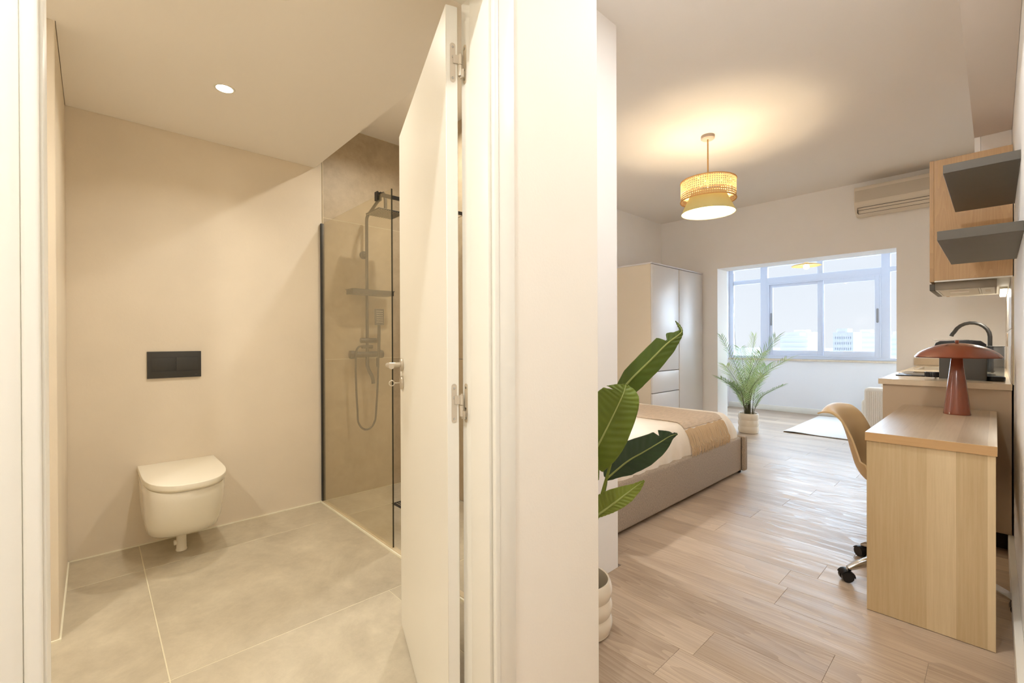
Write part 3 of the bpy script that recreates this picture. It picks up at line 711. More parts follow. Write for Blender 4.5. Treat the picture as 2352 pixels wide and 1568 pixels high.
# ================================================================== AIR CONDITIONER
ac = thing('air_conditioner', 'long cream wall-mounted air conditioner under the ceiling', 'air conditioner', (-.55, 5.62, 2.37))
prof = [(5.719, 2.385), (5.719, 2.655), (5.56, 2.658), (5.525, 2.648), (5.515, 2.630), (5.512, 2.500), (5.530, 2.440), (5.575, 2.398), (5.640, 2.376)]
obj('housing', prism(prof, -.955, -.100, .003, axis='x'), ACW, ac, ang=30)
obj('front_panel', boxes(((-.948, 5.5085, 2.503), (-.107, 5.5125, 2.612)), bev=.001), ACG, ac, label='darker ribbed front panel')
fl = prism([(5.527, 2.444), (5.524, 2.442), (5.571, 2.397), (5.574, 2.401)], -.925, -.13, axis='x'); obj('air_flap', fl, ACW, ac)
obj('flap_gap', boxes(((-.928, 5.5225, 2.4425), (-.127, 5.5265, 2.4465)), ((-.928, 5.5722, 2.3945), (-.127, 5.576, 2.3975)), ((-.931, 5.524, 2.395), (-.9285, 5.575, 2.446)), ((-.928, 5.5405, 2.4205), (-.127, 5.544, 2.4235))), GREYSH, ac, smooth=False)

# ================================================================== DESK
dk = thing('desk', 'narrow pale oak desk against the right wall', 'desk', (-.187, 3.0, 0))
obj('desktop', box((-.381, 2.408, .722), (.004, 3.585, .758), .0008, 1), DESKT, dk, smooth=False)
obj('end_panel', box((-.376, 2.414, .002), (.000, 2.436, .7215), .0008, 1), DESKW, dk, smooth=False)
obj('end_panel', box((-.376, 3.556, .002), (.000, 3.578, .7215), .0008, 1), DESKW, dk, smooth=False)
obj('edge_band', box((-.3805, 2.4065, .7225), (.0035, 2.4085, .7575)), DESKE, dk, smooth=False)
obj('back_panel', box((-.010, 2.437, .35), (-.001, 3.555, .7215)), DESKW, dk, smooth=False)
# desk lamp
lx, ly, lz = -.1395, 3.320, .758
dl = thing('desk_lamp', 'terracotta mushroom table lamp on the pale desk', 'table lamp', (lx, ly, lz))
obj('base', lathe([(0, 0), (.0525, 0), (.0535, .003), (.0525, .010), (.0215, .300), (.016, .309), (0, .309)], (lx, ly, lz), 48), TERRA, dl)
obj('groove_line', boxes(((lx-.0018-.026, ly-.052, lz+.004), (lx-.026+.0018, ly-.050, lz+.012))), STEEL, dl)
R0 = .168; top = []
for k in range(13):
    t = k/12; top.append((R0*(1-t), .301+.072*(1-(1-t)**2)**.75 if t else .301))
inner = [(r*.985 if r else 0, z-.004) for r, z in reversed(top)]
obj('shade', lathe([(r, z) for r, z in top]+[(r, z) for r, z in inner[0:]], (lx, ly, lz), 64), TERRA, dl, ang=60)
obj('finial', lathe([(0, .372), (.006, .373), (.0085, .380), (.0075, .387), (0, .390)], (lx, ly, lz), 20), TERRA, dl)
obj('bulb_cover', lathe([(0, .294), (.018, .296), (.030, .304), (.034, .315), (.034, .33), (0, .33)], (lx, ly, lz), 32), OPAL, dl, label='opal bulb cover')

# ================================================================== DESK CHAIR
chx, chy = -.240, 2.81
ch = thing('desk_chair', 'sand-coloured shell office chair with chrome star base at the desk', 'office chair', (chx, chy, 0))
prof = [(.225, .448), (.205, .462), (.14, .462), (.05, .452), (-.05, .446), (-.13, .452), (-.185, .480), (-.222, .53), (-.243, .60), (-.262, .68), (-.285, .755), (-.308, .800), (-.328, .818), (-.345, .819), (-.353, .812)]
wid = [.19, .215, .235, .242, .243, .240, .236, .230, .222, .214, .210, .206, .203, .200, .197]
fwd = [.0, .0, .0, .0, .0, .01, .035, .058, .062, .058, .046, .030, .018, .010, .006]
ris = [.0, .01, .03, .055, .075, .085, .075, .05, .03, .015, .006, -.004, -.016, -.022, -.022]
def spl(arr, t):
    x = t*(len(arr)-1); i = min(int(x), len(arr)-2); f = x-i
    g4 = [arr[max(i-1, 0)], arr[i], arr[i+1], arr[min(i+2, len(arr)-1)]]
    def c(a, b, c_, d): return .5*((2*b)+(c_-a)*f+(2*a-5*b+4*c_-d)*f*f+(-a+3*b-3*c_+d)*f**3)
    if isinstance(arr[0], tuple): return tuple(c(*[q[j] for q in g4]) for j in range(2))
    return c(*g4)
def shell(u, v):
    s = 2*u-1; p = spl(prof, v); W_ = spl(wid, v); a = abs(s)
    e = a**2.6; flare = max(0, a-.86)/.14
    return Vector((chx+p[0]+spl(fwd, v)*e-(.014*flare**2 if v > .5 else 0), chy+s*W_, p[1]+spl(ris, v)*e))
obj('shell', grid(shell, 28, 56, .007), SHELLM, ch, ang=70)
def cu(u, v):
    s = 2*u-1; p = spl(prof, .06+v*.33); b = (1-abs(s)**4)*(1-abs(2*v-1)**4)
    return Vector((chx+p[0], chy+s*.185, p[1]+.010+.026*b+.0))
obj('seat_cushion', grid(cu, 14, 14, .01), CUSH, ch, ang=70)
obj('gas_column', cyl((chx, chy, .09), (chx, chy, .44), .022, 20, .002), CHROME, ch)
obj('seat_bracket', box((chx-.09, chy-.09, .425), (chx+.09, chy+.09, .442), .004), BLACK, ch)
sb = obj('star_hub', lathe([(0, .07), (.035, .07), (.042, .085), (.038, .115), (.026, .125), (0, .125)], (chx, chy, 0), 24), CHROME, ch)
for k in range(5):
    a = PI*.8+k*PI*.4; d = Vector((math.cos(a), math.sin(a), 0)); pr_ = Vector((-d.y, d.x, 0)); c0 = Vector((chx, chy, 0))
    lg = bmesh.new(); add_tube(lg, [c0+d*.03+Vector((0, 0, .105)), c0+d*.14+Vector((0, 0, .112)), c0+d*.21+Vector((0, 0, .100)), c0+d*.27+Vector((0, 0, .076)), c0+d*.298+Vector((0, 0, .060))], [.019, .021, .021, .018, .013], 14)
    lo_ = obj('leg', lg, CHROME, ch)
    cc = c0+d*.306+Vector((0, 0, .026))
    w2 = bmesh.new()
    for s in (-1, 1):
        m_ = Matrix.Translation(cc+pr_*s*.0125)
        add_tube(w2, [cc+pr_*s*.006, cc+pr_*s*.022], .0255, 20)
    obj('caster', w2, BLKPL, lo_)
    hood = bmesh.new(); arc = []
    for j in range(9):
        t = -.2+j/8*(PI*.95); arc.append(cc+d*(-.030*math.cos(t))*-1*-1+Vector((0, 0, .030*math.sin(t))))
    ring0 = [[hood.verts.new(p+pr_*s) for s in (-.024, -.008, .008, .024)] for p in arc]
    for j in range(8):
        for i in range(3): hood.faces.new((ring0[j][i], ring0[j][i+1], ring0[j+1][i+1], ring0[j+1][i]))
    bmesh.ops.solidify(hood, geom=hood.faces[:], thickness=.004)
    obj('caster_hood', hood, BLKPL, lo_)
    obj('caster_stem', cyl(cc, cc+Vector((0, 0, .04))-d*.006, .006, 10), CHROME, lo_)

# ================================================================== SHELVES
for i, (ya, yb, za, lab) in enumerate(((2.61, 3.45, 1.843, 'upper dark grey floating shelf on the right wall'), (2.33, 3.12, 1.521, 'lower dark grey floating shelf on the right wall'))):
    s_ = obj('wall_shelf', box((-.151, ya, za), (XR-.0005, yb, za+.035), .001, 1), GREYSH, smooth=False); tag(s_, lab, 'shelf', 'dark floating shelves')

# ================================================================== KITCHEN
struct('trim_3', boxes(((-.530, 5.702, .910), (XR-.012, 5.7195, .975))), mat('upstand', (206, 188, 160), .35), 'beige upstand strip on the wall behind the worktop')
sb_ = struct('trim_4', box((.0625, 3.602, .905), (XR-.0002, 5.70, 1.486)), GROUT, 'veined stone splashback along the right wall')
for a in range(3):
    for z0, z1 in ((.911, 1.205), (1.207, 1.484)):
        obj('tile', box((.0560, 3.602+a*.70, z0), (.0625, 3.602+a*.70+.698 if a < 2 else 5.70, z1), .0008, 1), MARB, sb_, smooth=False)
bc = thing('base_cabinet', 'beige kitchen base cabinet run with a plain end panel', 'cabinet', (-.21, 4.65, 0))
obj('end_panel', box((-.482, 3.612, .095), (.058, 3.630, .874), .001, 1), PANEL, bc, smooth=False)
obj('carcass', box((-.462, 3.632, .10), (.042, 5.70, .872)), WARDS, bc, smooth=False)
obj('plinth', box((-.42, 3.66, 0), (.042, 5.70, .098)), DARKG, bc, smooth=False)
for k in range(4):
    obj('door', box((-.482, 3.633+k*.516, .10), (-.464, 3.633+k*.516+.512, .84), .001, 1), PANEL, bc, smooth=False)
sk = (-.43, 4.82, -.09, 5.28)
wkt = obj('worktop', boxes(((-.502, 3.600, .875), (.060, sk[1], .908)), ((-.502, sk[3], .875), (.060, 5.70, .908)), ((-.502, sk[1], .875), (sk[0], sk[3], .908)), ((sk[2], sk[1], .875), (.060, sk[3], .908))), COUNTER, smooth=False)
tag(wkt, 'pale polished beige kitchen worktop', 'worktop')
snk = thing('sink', 'steel inset sink in the kitchen worktop', 'sink', (-.26, 5.05, .80))
obj('rim', boxes(((sk[0]-.015, sk[1]-.015, .9085), (sk[2]+.015, sk[1]+.004, .913)), ((sk[0]-.015, sk[3]-.004, .9085), (sk[2]+.015, sk[3]+.015, .913)), ((sk[0]-.015, sk[1]+.004, .9085), (sk[0]+.004, sk[3]-.004, .913)), ((sk[2]-.004, sk[1]+.004, .9085), (sk[2]+.015, sk[3]-.004, .913))), STEEL, snk)
obj('bowl', boxes(((sk[0]+.001, sk[1]+.001, .874), (sk[0]+.006, sk[3]-.001, .912)), ((sk[2]-.006, sk[1]+.001, .874), (sk[2]-.001, sk[3]-.001, .912)), ((sk[0]+.006, sk[1]+.001, .874), (sk[2]-.006, sk[1]+.006, .912)), ((sk[0]+.006, sk[3]-.006, .874), (sk[2]-.006, sk[3]-.001, .912)), ((sk[0]+.006, sk[1]+.006, .874), (sk[2]-.006, sk[3]-.006, .878))), STEEL, snk)
hb = thing('hob', 'black glass hob lying flush on the worktop', 'hob', (-.23, 4.22, .908))
obj('glass_plate', box((-.462, 3.965, .9082), (.0, 4.475, .9145), .001), mat('black_glass', (20, 20, 20), .06), hb)
for x, y, r in ((-.34, 4.11, .08), (-.12, 4.11, .07), (-.34, 4.34, .07), (-.12, 4.34, .09)):
    obj('cooking_zone', lathe([(r-.002, 0), (r, 0), (r, .0004), (r-.002, .0004)], (x, y, .9146), 32, True), GREYSH, hb)
fc = thing('tap', 'black arched kitchen tap', 'tap', (-.026, 4.90, .908))
fx, fy = -.030, 4.90
arch = [(fx, fy, .912), (fx, fy, 1.14)]
for k in range(0, 11):
    a = PI*.88*k/10; arch.append((fx-.098+.098*math.cos(a), fy, 1.17+.105*math.sin(a)))
a = arch[-1]; arch.append((a[0]-.012, fy, a[2]-.018)); arch.append((a[0]-.018, fy, a[2]-.034))
obj('spout', tube(arch, .0125, 16), BLACK, fc)
obj('tap_base', lathe([(0, 0), (.026, 0), (.026, .006), (.019, .010), (.018, .07), (0, .07)], (fx, fy, .908), 24), BLACK, fc)
obj('tap_lever', cyl((fx, fy+.016, .96), (fx, fy+.06, .985), .006, 12), BLACK, fc)
# upper cabinets
def upper(y0, y1, lab):
    t = thing('wall_cabinet', lab, 'cabinet', (-.10, (y0+y1)/2, 1.486), group='kitchen wall cabinets')
    obj('body', box((-.246, y0, 1.492), (.062, y1, 2.190), .0008, 1), CABW, t, smooth=False, label='oak-look carcass')
    obj('door', box((-.265, y0, 1.486), (-.2465, y1-.003, 2.192), .0008, 1), CABW, t, smooth=False)
    obj('base_panel', box((-.245, y0+.002, 1.484), (.062, y1-.002, 1.4915)), LACQ, t, smooth=False)
upper(3.600, 4.200, 'pale oak wall cabinet above the cooker hood'); upper(4.203, 4.95, 'pale oak wall cabinet hidden behind the one above the hood')
hd_ = thing('cooker_hood', 'slim taupe cooker hood under the oak wall cabinet', 'cooker hood', (-.13, 3.9, 1.436))
obj('housing', box((-.245, 3.635, 1.440), (.004, 4.19, 1.4825), .001), mat('taupe_metal', (138, 126, 108), .45), hd_)
obj('visor', box((-.268, 3.632, 1.438), (-.2455, 4.19, 1.476), .002), GREYSH, hd_)
obj('filter', box((-.232, 3.66, 1.4375), (-.070, 4.17, 1.4398)), STEEL, hd_)
obj('filter_frame', boxes(((-.243, 3.645, 1.4372), (-.234, 4.18, 1.4398)), ((-.067, 3.645, 1.4372), (-.060, 4.18, 1.4398)), ((-.234, 3.645, 1.4372), (-.067, 3.656, 1.4398))), LACQ, hd_)
obj('control_panel', box((-.058, 3.66, 1.4372), (-.004, 4.17, 1.4398)), LACQ, hd_)
obj('switch', box((-.042, 3.80, 1.4352), (-.020, 3.95, 1.4372)), STEEL, hd_)
obj('hood_light', box((-.190, 3.78, 1.4358), (-.110, 3.90, 1.4374)), OPAL, hd_)
le = thing('led_strip', 'glowing white light bar under the wall cabinets', 'light bar', (.035, 4.6, 1.46))
obj('bar', box((.018, 4.24, 1.470), (.052, 4.94, 1.483)), LACQ, le)
obj('diffuser', box((.020, 4.245, 1.4635), (.050, 4.935, 1.4698)), LEDM, le)
light('AREA', 'led_lamp', (.035, 4.6, 1.460), LP['led'], (1, .93, .80), (0, 0, 0), shape='RECTANGLE', size=.03, size_y=.68)
so = obj('socket', box((.0510, 4.62, 1.10), (.0558, 4.70, 1.19), .002), mat('brown_socket', (150, 128, 104), .4)); tag(so, 'small brown socket on the veined splashback', 'socket')
# coffee machine
CB = Vector((-.13, 3.82, .908))
cm = thing('coffee_machine', 'dark grey capsule coffee machine with clear water tank', 'coffee machine', CB)
out = [(-.236, .914), (-.036, .912), (-.034, 1.09), (-.040, 1.118), (-.062, 1.138), (-.10, 1.143), (-.235, 1.138), (-.252, 1.126), (-.258, 1.108), (-.236, 1.100)]
DGM = mat('coffee_machine_grey', (84, 82, 78), .42); 
obj('body', prism(out, 3.765, 3.875, .006, axis='y'), DGM, cm, ang=30)
obj('lever', prism([(-.268, 1.153), (-.255, 1.144), (-.110, 1.145), (-.106, 1.149), (-.250, 1.150)], 3.790, 3.85, .0008, axis='y'), CHROME, cm)
obj('body_cap', prism([(-.257, 1.112), (-.250, 1.130), (-.232, 1.1405), (-.10, 1.1455), (-.060, 1.1415), (-.038, 1.121), (-.036, 1.112)], 3.7635, 3.8765, .003, axis='y'), BLKPL, cm, ang=30)
dt = obj('drip_tray', lathe([(0, .012), (.040, .012), (.042, .016), (.042, .040), (.040, .043), (0, .043)], (-.262, 3.82, .906), 40), BLKPL, cm)
rb = bmesh.new()
for k in range(28):
    a = 2*PI*k/28; add_tube(rb, [(-.262+.0422*math.cos(a), 3.82+.0422*math.sin(a), .920), (-.262+.0422*math.cos(a), 3.82+.0422*math.sin(a), .947)], .0018, 6)
obj('tray_ribs', rb, BLKPL, dt)
obj('foot', cyl((-.262, 3.82, .908), (-.262, 3.82, .919), .012, 14), CHROME, cm)
obj('tank_base', lathe([(0, 0), (.040, 0), (.042, .006), (.042, .022), (.037, .027), (0, .027)], (-.004, 3.82, .909), 40), BLKPL, cm)
obj('water_tank', lathe([(.038, .028), (.038, .196), (.0365, .196), (.0365, .030), (0, .030)], (-.004, 3.82, .909), 40), TANKG, cm)
obj('tank_lid', lathe([(0, .1965), (.040, .1965), (.040, .2005), (0, .2005)], (-.004, 3.82, .909), 40), BLKPL, cm)
obj('tank_valve', cyl((-.014, 3.82, .955), (-.014, 3.82, 1.105), .0055, 10), GREYSH, cm)

# ================================================================== SUNROOM
rg = thing('rug', 'white flat rug in the sunroom with dark backing', 'rug', (-.9, 7.2, 0))
def rugp(u, v):
    x = -1.81+u*1.75; y = 6.32+v*1.66; 
    z = .012+.010*max(0, math.sin(u*9+1))**3*(1-v)**6
    return Vector((x, y+.012*math.sin(u*7)*(1-v), z))
obj('pile', grid(rugp, 60, 30, .005), RUGM, rg)
obj('backing', box((-1.812, 6.318, .001), (-.055, 7.984, .0065)), RUGB, rg)
sf = thing('sofa', 'beige corduroy sofa end behind the kitchen worktop', 'sofa', (-.55, 7.2, 0))
armb = obj('armrest', box((-1.055, 6.60, .03), (-.15, 6.78, .592), .045, 4), CORD, sf)
rb = bmesh.new()
for k in range(44): add_tube(rb, [(-1.015+k*.0195, 6.5995, .07), (-1.015+k*.0195, 6.5995, .548)], .0052, 6)
q = obj('rib', rb, CORD, armb); q['kind'] = 'stuff'
obj('armrest', box((-1.055, 7.72, .03), (-.15, 7.90, .592), .045, 4), CORD, sf)
obj('seat_cushion', box((-1.115, 6.785, .20), (-.35, 7.715, .44), .06, 4), CORD, sf)
obj('backrest', box((-.36, 6.785, .20), (-.15, 7.715, .74), .05, 4), CORD, sf)
obj('sofa_base', box((-1.05, 6.785, .05), (-.15, 7.715, .21), .01), CORD, sf)
for x in (-.98, -.22):
    for y in (6.69, 7.81): obj('foot', cyl((x, y, .017), (x, y, .035), .02, 12), BLKPL, sf)
# window
YW = 8.15
wn = thing('window_1', 'wide white sunroom window with sliding panes', None, (-1.6, YW, .86), kind='structure')
def fr(lo, hi, nm='frame', par=None, m=PVC, b=.003): return obj(nm, box(lo, hi, b), m, par or wn)
XL, XRW = -3.178, XR-.002; ZB, ZT = .880, 2.355
fr((XL, YW+.0, ZB), (-3.109, YW+.06, 2.398)); fr((XRW-.06, YW, ZB), (XRW, YW+.06, 2.398)); fr((XL, YW, ZB-.03), (XRW, YW+.06, ZB+.012)); fr((-3.109, YW, ZT), (XRW-.06, YW+.06, 2.398))
for a, b in ((-2.672, -2.566), (-1.102, -1.003)): fr((a, YW-.004, ZB+.012), (b, YW+.056, ZT), 'mullion')
fr((-3.109, YW, 2.102), (-2.672, YW+.056, 2.172), 'transom'); fr((-1.003, YW, 2.102), (XRW-.06, YW+.056, 2.172), 'transom')
fr((-2.566, YW-.004, 2.075), (-1.102, YW+.056, 2.172), 'transom')
fr((-1.872, YW, 2.172), (-1.797, YW+.05, ZT), 'mullion')
for a, b, c, d in ((-3.109, -2.672, 2.172, ZT), (-2.566, -1.872, 2.172, ZT), (-1.797, -1.102, 2.172, ZT), (-1.003, XRW-.06, 2.172, ZT), (-3.109, -2.672, ZB+.012, 2.102), (-1.003, XRW-.06, ZB+.012, 2.102)):
    obj('pane', box((a+.001, YW+.028, c+.001), (b-.001, YW+.034, d-.001)), CLEARG, wn, smooth=False)
fr((-2.566, YW-.010, ZB+.012), (-2.545, YW+.05, 2.075), 'slide_track'); fr((-1.123, YW-.010, ZB+.012), (-1.102, YW+.05, 2.075), 'slide_track')
fr((-2.545, YW-.010, 2.055), (-1.123, YW+.05, 2.075), 'slide_track'); fr((-2.545, YW-.010, ZB+.012), (-1.123, YW+.05, ZB+.03), 'slide_track')
def sash(x0, x1, y, wl, wr, zt, zb, hx):
    z0, z1 = ZB+.03, 2.055
    s = obj('sash', boxes(((x0, y, z0), (x0+wl, y+.026, z1)), ((x1-wr, y, z0), (x1, y+.026, z1)), ((x0+wl, y, zt), (x1-wr, y+.026, z1)), ((x0+wl, y, z0), (x1-wr, y+.026, zb)), bev=.002), PVC, wn)
    obj('pane', box((x0+wl+.001, y+.010, zb+.001), (x1-wr-.001, y+.016, zt-.001)), CLEARG, s, smooth=False)
    h = prism([(hx+a, 1.492+b) for a, b in rplate(.026, .205, 0)], y-.006, y+.002, .001, axis='y'); obj('handle', h, HAND, s, label='grey handle')
sash(-2.545, -1.797, YW+.022, .050, .076, 2.008, .986, -2.553+.034); sash(-1.790, -1.123, YW-.008, .012, .052, 1.996, .982, -1.123-.02)
struct('trim_5', boxes(((-3.178, YW-.035, .820), (XR-.001, YW+.20, .849)), bev=.003), SILLS, 'beige stone window sill')
cdx = obj('blind_cord', tube(smooth_path([(-3.085, 8.10, 2.30), (-3.088, 8.10, 1.9), (-3.075, 8.10, 1.55), (-3.06, 8.10, 1.25), (-3.045, 8.10, 1.0)], 5), .004, 6), HAND); tag(cdx, 'thin grey blind cord hanging beside the window', 'cord')
slx, sly = -1.73, 7.0
sl = thing('sunroom_lamp', 'flat dish ceiling lamp lit in front of the sunroom window', 'ceiling lamp', (slx, sly, 2.10))
obj('dish', lathe([(.172, 2.142), (.15, 2.155), (.08, 2.172), (.03, 2.180), (.02, 2.19), (0, 2.19), (0, 2.187), (.02, 2.176), (.08, 2.168), (.15, 2.151), (.172, 2.139)], (slx, sly, 0), 48), trans('pale_brass', (236, 214, 160), .3), sl)
obj('rod', cyl((slx, sly, 2.19), (slx, sly, 2.40), .006, 12), STEEL, sl)
bb = bmesh.new(); bmesh.ops.create_uvsphere(bb, u_segments=16, v_segments=10, radius=.035, matrix=Matrix.Translation((slx, sly, 2.13)))
obj('bulb', bb, emis('sunroom_bulb', (255, 226, 170), LP['sunlamp']/(4*PI*PI*.035**2)), sl)
obj('canopy', lathe([(0, 2.385), (.045, 2.385), (.045, 2.3995), (0, 2.3995)], (slx, sly, 0), 32), LACQ, sl)

# ================================================================== OUTSIDE
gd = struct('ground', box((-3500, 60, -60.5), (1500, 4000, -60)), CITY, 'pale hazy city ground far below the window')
def tower(x, y, wx, dy, z1, lab, bands, cols, grp=None):
    t = thing('apartment_tower', lab, 'building', (x, y, -60), group=grp)
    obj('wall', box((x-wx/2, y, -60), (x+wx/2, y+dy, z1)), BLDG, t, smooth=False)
    obj('roof', box((x-wx*.35, y+1, z1), (x+wx*.2, y+dy*.6, z1+2.)), BLDG, t, smooth=False)
    if bands:
        me = None
        for k in range(16):
            z = z1-1.5-k*3.0
            o = obj('balcony', box((x-wx*.48, y-1.2, z-1.0), (x+wx*.48, y, z)), BLDL, t, smooth=False)
    for c in range(cols):
        xx = x-wx*.46+(c+.5)*wx*.92/cols
        for k in range(14):
            z = z1-3.-k*3.0
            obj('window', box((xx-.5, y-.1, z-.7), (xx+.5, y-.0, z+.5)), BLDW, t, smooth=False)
def bx(px0, px1, row, dist):
    a = at(px0, row, y=dist); b = at(px1, row, y=dist); return (a.x+b.x)/2, abs(b.x-a.x), a.z
for px0, px1, row, dist, lab, bands, cols in ((1792, 1856, 771, 330, 'pale slab block with white balcony bands seen through the left pane', True, 0), (1815, 1868, 763, 420, 'wide pale block behind the balcony slab', False, 10),
        (1913, 1960, 763, 300, 'hazy square tower left in the right window pane', False, 10), (1968, 2012, 764, 350, 'hazy square tower at the right edge of the window pane', False, 9), (2046, 2075, 768, 360, 'hazy tower in the narrow right side pane', False, 6)):
    x, wx, z1 = bx(px0, px1, row, dist); tower(x, dist, wx, 22, z1, lab, bands, cols)

# ================================================================== PLANTS
def pot(name, lab, cx, cy, r, h, nb=3):
    t = thing(name, lab, 'plant', (cx, cy, 0))
    p = [(0, 0), (r*.86, 0), (r*.93, .006)]
    hb_ = (h-.012)/nb
    for i in range(nb):
        for k in range(7):
            a = k/6; p.append((r*(.93+.07*math.sin(PI*min(1, a*1.0))), .008+hb_*(i+a)))
    p += [(r*.91, h), (r*.86, h-.002), (r*.85, h*.5), (0, h*.5)]
    obj('pot', lathe(p, (cx, cy, 0), 56), CREAM, t, label='ribbed cream glazed pot')
    obj('soil', lathe([(0, h*.5+.02), (r*.845, h*.5+.02), (r*.845, h*.5+.01), (0, h*.5+.01)], (cx, cy, 0), 32), SOIL, t)
    return t
sx_, sy_ = -1.135, 1.435
bp_ = pot('bird_of_paradise_plant', 'broad-leaved green plant in a ribbed cream pot behind the wall corner', sx_, sy_, .120, .205)
FWD = Vector((fw.x, fw.y, 0)).normalized()
for m_, c_ in ((LEAFG, (150, 168, 60)), (LEAFD, (74, 98, 58)), (LEAFM, (130, 150, 58)), (LEAFY, (160, 172, 70)), (FRONDM, (150, 180, 110)), (FRONDL, (190, 206, 140))):
    n_ = m_.node_tree; o_ = n_.nodes['Material Output']; t_ = n_.nodes.new('ShaderNodeBsdfTranslucent'); t_.inputs[0].default_value = lin(c_)
    x_ = n_.nodes.new('ShaderNodeMixShader'); x_.inputs[0].default_value = .28
    n_.links.new(n_.nodes['Principled BSDF'].outputs[0], x_.inputs[1]); n_.links.new(t_.outputs[0], x_.inputs[2]); n_.links.new(x_.outputs[0], o_.inputs[0])
def leaf(rib_px, wl, wr, m, fold=.35, curl=0., ripple=.0022, notches=(), name='leaf'):
    """rib_px: (px, py, y-plane); wl/wr: half widths in photo px either side; built with fold and thickness"""
    P = smooth_path([at(a, b, y=c) for a, b, c in rib_px], 8); n = len(P)-1
    toc = (P[n//2]-Vector((0, 0, EYE))).normalized()
    def wi(arr, t):
        x = t*(len(arr)-1); i = min(int(x), len(arr)-2); f = x-i; f = f*f*(3-2*f) if False else f
        return arr[i]*(1-f)+arr[i+1]*f
    def fn(u, v):
        i = v*n; k = min(int(i), n-1); f = i-k; c = P[k].lerp(P[k+1], f)
        tg = (P[min(k+1, n)]-P[max(k-1, 0)]).normalized(); dep = (c-Vector((0, 0, EYE))).dot(fw)
        lat = toc.cross(tg).normalized(); s = 2*u-1
        W_ = (wi(wr, v) if s > 0 else wi(wl, v))*dep/F*abs(s)
        for nv, ns, nd in notches:
            if s*ns > 0: W_ *= 1-nd*max(0, 1-abs(v-nv)/.034)
        sg_ = 1 if s > 0 else -1
        o = c+lat*(W_*sg_)*math.cos(fold) + toc*(W_*math.sin(fold)*(.5 if s > 0 else 1.)) - toc*curl*W_*abs(s)
        return o+toc*(ripple*math.sin((v-abs(s)*.10)*95)*min(1, abs(s)*3)*(1-abs(s)*.3))
    o = obj(name, grid(fn, 24, 90, .0012), m, bp_, ang=180)
    rb_ = bmesh.new(); q = [p-toc*.0015 for p in P[::2]]; m_ = len(q)
    add_tube(rb_, q, [.0042*(1-.8*j/(m_-1)) for j in range(m_)], 8); obj('midrib', rb_, RIB, o)
    return P
A = leaf([(1420, 905, 1.52), (1452, 868, 1.53), (1493, 828, 1.54), (1531, 790, 1.55), (1556, 771, 1.56), (1566, 760, 1.57), (1560, 748, 1.58), (1552, 738, 1.59)],
         [12, 27, 29, 28, 12, 6, 4, .5], [26, 33, 32, 26, 12, 2, 3, .5], LEAFM, fold=.42, notches=((.450, -1, .85),))
B = leaf([(1350, 1062, 1.35), (1374, 1022, 1.35), (1398, 975, 1.36), (1420, 930, 1.37), (1432, 903, 1.38), (1438, 882, 1.40)],
         [30, 42, 52, 60, 66, 68, 66, 62, 56, 50, 44, 26, 1], [40, 46, 52, 55, 56, 54, 52, 49, 46, 42, 36, 22, 1], LEAFG, fold=.30, notches=((.80, -1, .45),))
Cc = leaf([(1393, 1100, 1.62), (1418, 1078, 1.62), (1446, 1056, 1.61), (1478, 1038, 1.60), (1515, 1016, 1.58), (1538, 1002, 1.57), (1556, 996, 1.56)],
          [8, 40, 44, 42, 38, 30, 26, 10, 1], [4, 16, 30, 34, 34, 28, 18, 8, 1], LEAFD, fold=.30, notches=((.71, -1, .55), (.91, -1, .5)))
Dd = leaf([(1368, 1186, 1.24), (1390, 1170, 1.25), (1420, 1148, 1.26), (1450, 1125, 1.27), (1480, 1103, 1.28)],
          [30, 36, 36, 30, 20, 8, 1], [4, 10, 16, 20, 20, 14, 1], LEAFY, fold=.28, notches=((.36, -1, .2),))
E_ = leaf([(1352, 1120, 1.30), (1362, 1080, 1.30), (1370, 1040, 1.30)], [6, 20, 14, 1], [6, 18, 12, 1], LEAFG, fold=.2)
base = Vector((sx_, sy_, .12))
for P0, via in ((A[0], at(1409, 1035, y=1.50)), (B[0], at(1352, 1110, y=1.37)), (Cc[0], at(1389, 1125, y=1.58)), (Dd[0], at(1366, 1200, y=1.27)), (E_[0], at(1350, 1160, y=1.31))):
    b0 = base+Vector((random.uniform(-.02, .02), random.uniform(-.02, .02), 0))
    path = smooth_path([b0, b0.lerp(via, .5)+Vector((-.01, .0, .0)), via, P0], 5)
    obj('stem', tube(path, [.0085*(1-.55*k/(len(path)-1)) for k in range(len(path))], 10), LEAFY if P0 is not Cc[0] else LEAFM, bp_)

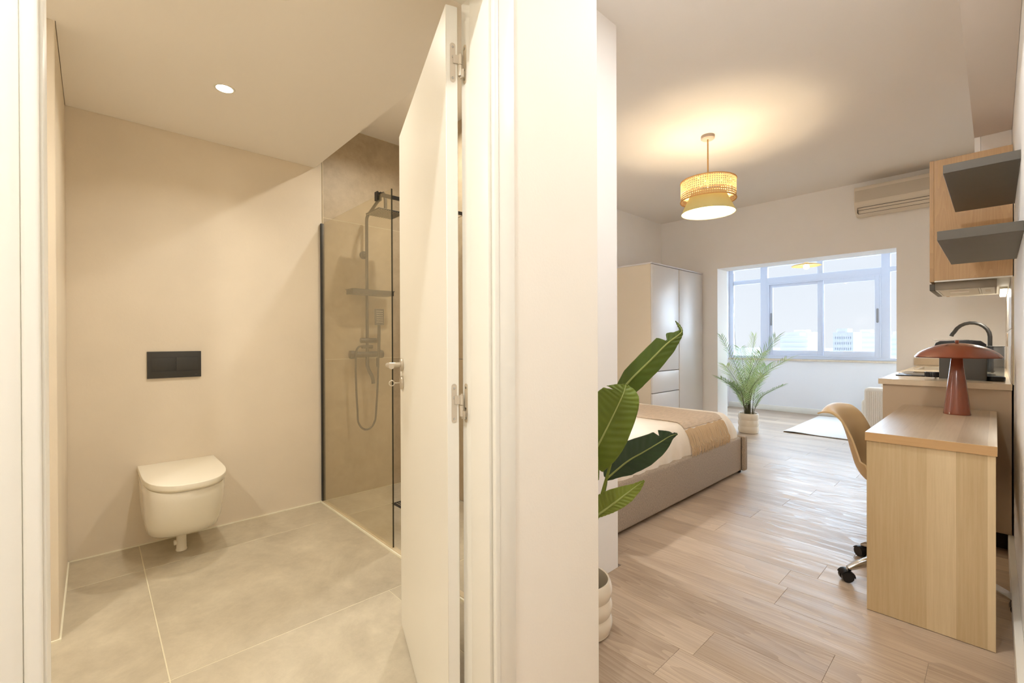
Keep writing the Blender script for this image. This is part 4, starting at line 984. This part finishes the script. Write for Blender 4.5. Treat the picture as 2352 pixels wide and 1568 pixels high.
# feathery palm in the opening to the sunroom
pcx, pcy = -2.105, 5.985
pm = pot('potted_palm', 'feathery artificial palm in a ribbed cream pot by the sunroom opening', pcx, pcy, .118, .245)
pm['category'] = 'plant'
prn = random.Random(11)
def frond(b, mid, tip, ln, m, n=27, droop=.25):
    path = smooth_path([b, mid, tip], 12); N_ = len(path)-1
    o = obj('frond_stem', tube([p for p in path], [.0045*(1-.75*i/N_) for i in range(N_+1)], 6), PSTEM, pm)
    bm = bmesh.new()
    L = [(path[i+1]-path[i]).length for i in range(N_)]
    side0 = (tip-b).cross(Vector((0, 0, 1)))
    if side0.length < .05: side0 = Vector((1, .3, 0))
    side0.normalize()
    for k in range(n):
        t = .30+.70*(k+.5)/n; i = min(int(t*N_), N_-1); p = path[i].lerp(path[i+1], t*N_-i); tg = (path[i+1]-path[i]).normalized()
        env = math.sin(PI*min(1, (t-.30)/.70*.72+.18))**.45
        for s in (-1, 1):
            sd = (side0 if abs(tg.dot(side0)) < .9 else Vector((0, 1, 0)))
            nr = tg.cross(sd).normalized(); sd = nr.cross(tg).normalized()
            d = (tg*(.75+prn.random()*.15)+sd*s*(.75)+nr*(-.22+prn.random()*.12)).normalized()
            l = ln*1.22*env*(.85+prn.random()*.3); w_ = .0046
            wv = d.cross(nr).normalized()*w_
            p1 = p+d*l*.45+Vector((0, 0, -.01*l)); p2 = p+d*l+Vector((0, 0, -droop*l*.55))
            v = [bm.verts.new(q) for q in (p-wv*.5, p+wv*.5, p1+wv, p2, p1-wv)]
            vt = bm.verts.new(p1+nr*.0015)
            bm.faces.new((v[0], v[1], v[2], vt)); bm.faces.new((v[0], vt, v[4])); bm.faces.new((vt, v[2], v[3])); bm.faces.new((vt, v[3], v[4]))
    q = obj('leaflets', bm, m, o, smooth=False); q['kind'] = 'stuff'
def pt(px, py, y): return at(px, py, y=y)
fronds = [((-.02, 0), (1706, 880, 5.86), (1656, 771, 5.64), .11, 0), ((.0, .02), (1722, 860, 6.02), (1733, 772, 6.05), .17, 1), ((.02, .0), (1728, 862, 5.98), (1782, 776, 5.90), .21, 0),
          ((.02, -.02), (1733, 880, 5.95), (1806, 826, 5.80), .20, 1), ((.04, .0), (1745, 915, 5.97), (1799, 884, 5.85), .10, 0), ((-.03, .0), (1700, 905, 5.86), (1655, 868, 5.62), .15, 0),
          ((-.03, -.02), (1703, 900, 5.82), (1668, 840, 5.60), .16, 1), ((.0, -.03), (1716, 880, 5.9), (1748, 812, 5.75), .19, 1), ((-.01, .03), (1712, 870, 6.05), (1700, 800, 6.35), .16, 0),
          ((.03, .02), (1735, 890, 6.05), (1760, 840, 6.25), .18, 0), ((-.02, .02), (1705, 915, 5.9), (1680, 880, 5.66), .12, 0), ((.01, -.02), (1722, 900, 5.93), (1752, 862, 5.8), .15, 1)]
for (ox, oy), m_, t_, ln, li in fronds:
    b = Vector((pcx+ox, pcy+oy, .14)); frond(b, pt(*m_), pt(*t_), ln, FRONDL if li else FRONDM)
for ox, oy, h, r in ((-.03, 0, .34, .009), (.0, -.01, .55, .011), (.012, .015, .48, .010), (.045, .005, .30, .008)):
    obj('trunk', tube([(pcx+ox, pcy+oy, .12), (pcx+ox*1.1, pcy+oy, .25), (pcx+ox*1.2, pcy+oy, h)], [r, r*.9, r*.5], 10), PSTEM, pm)
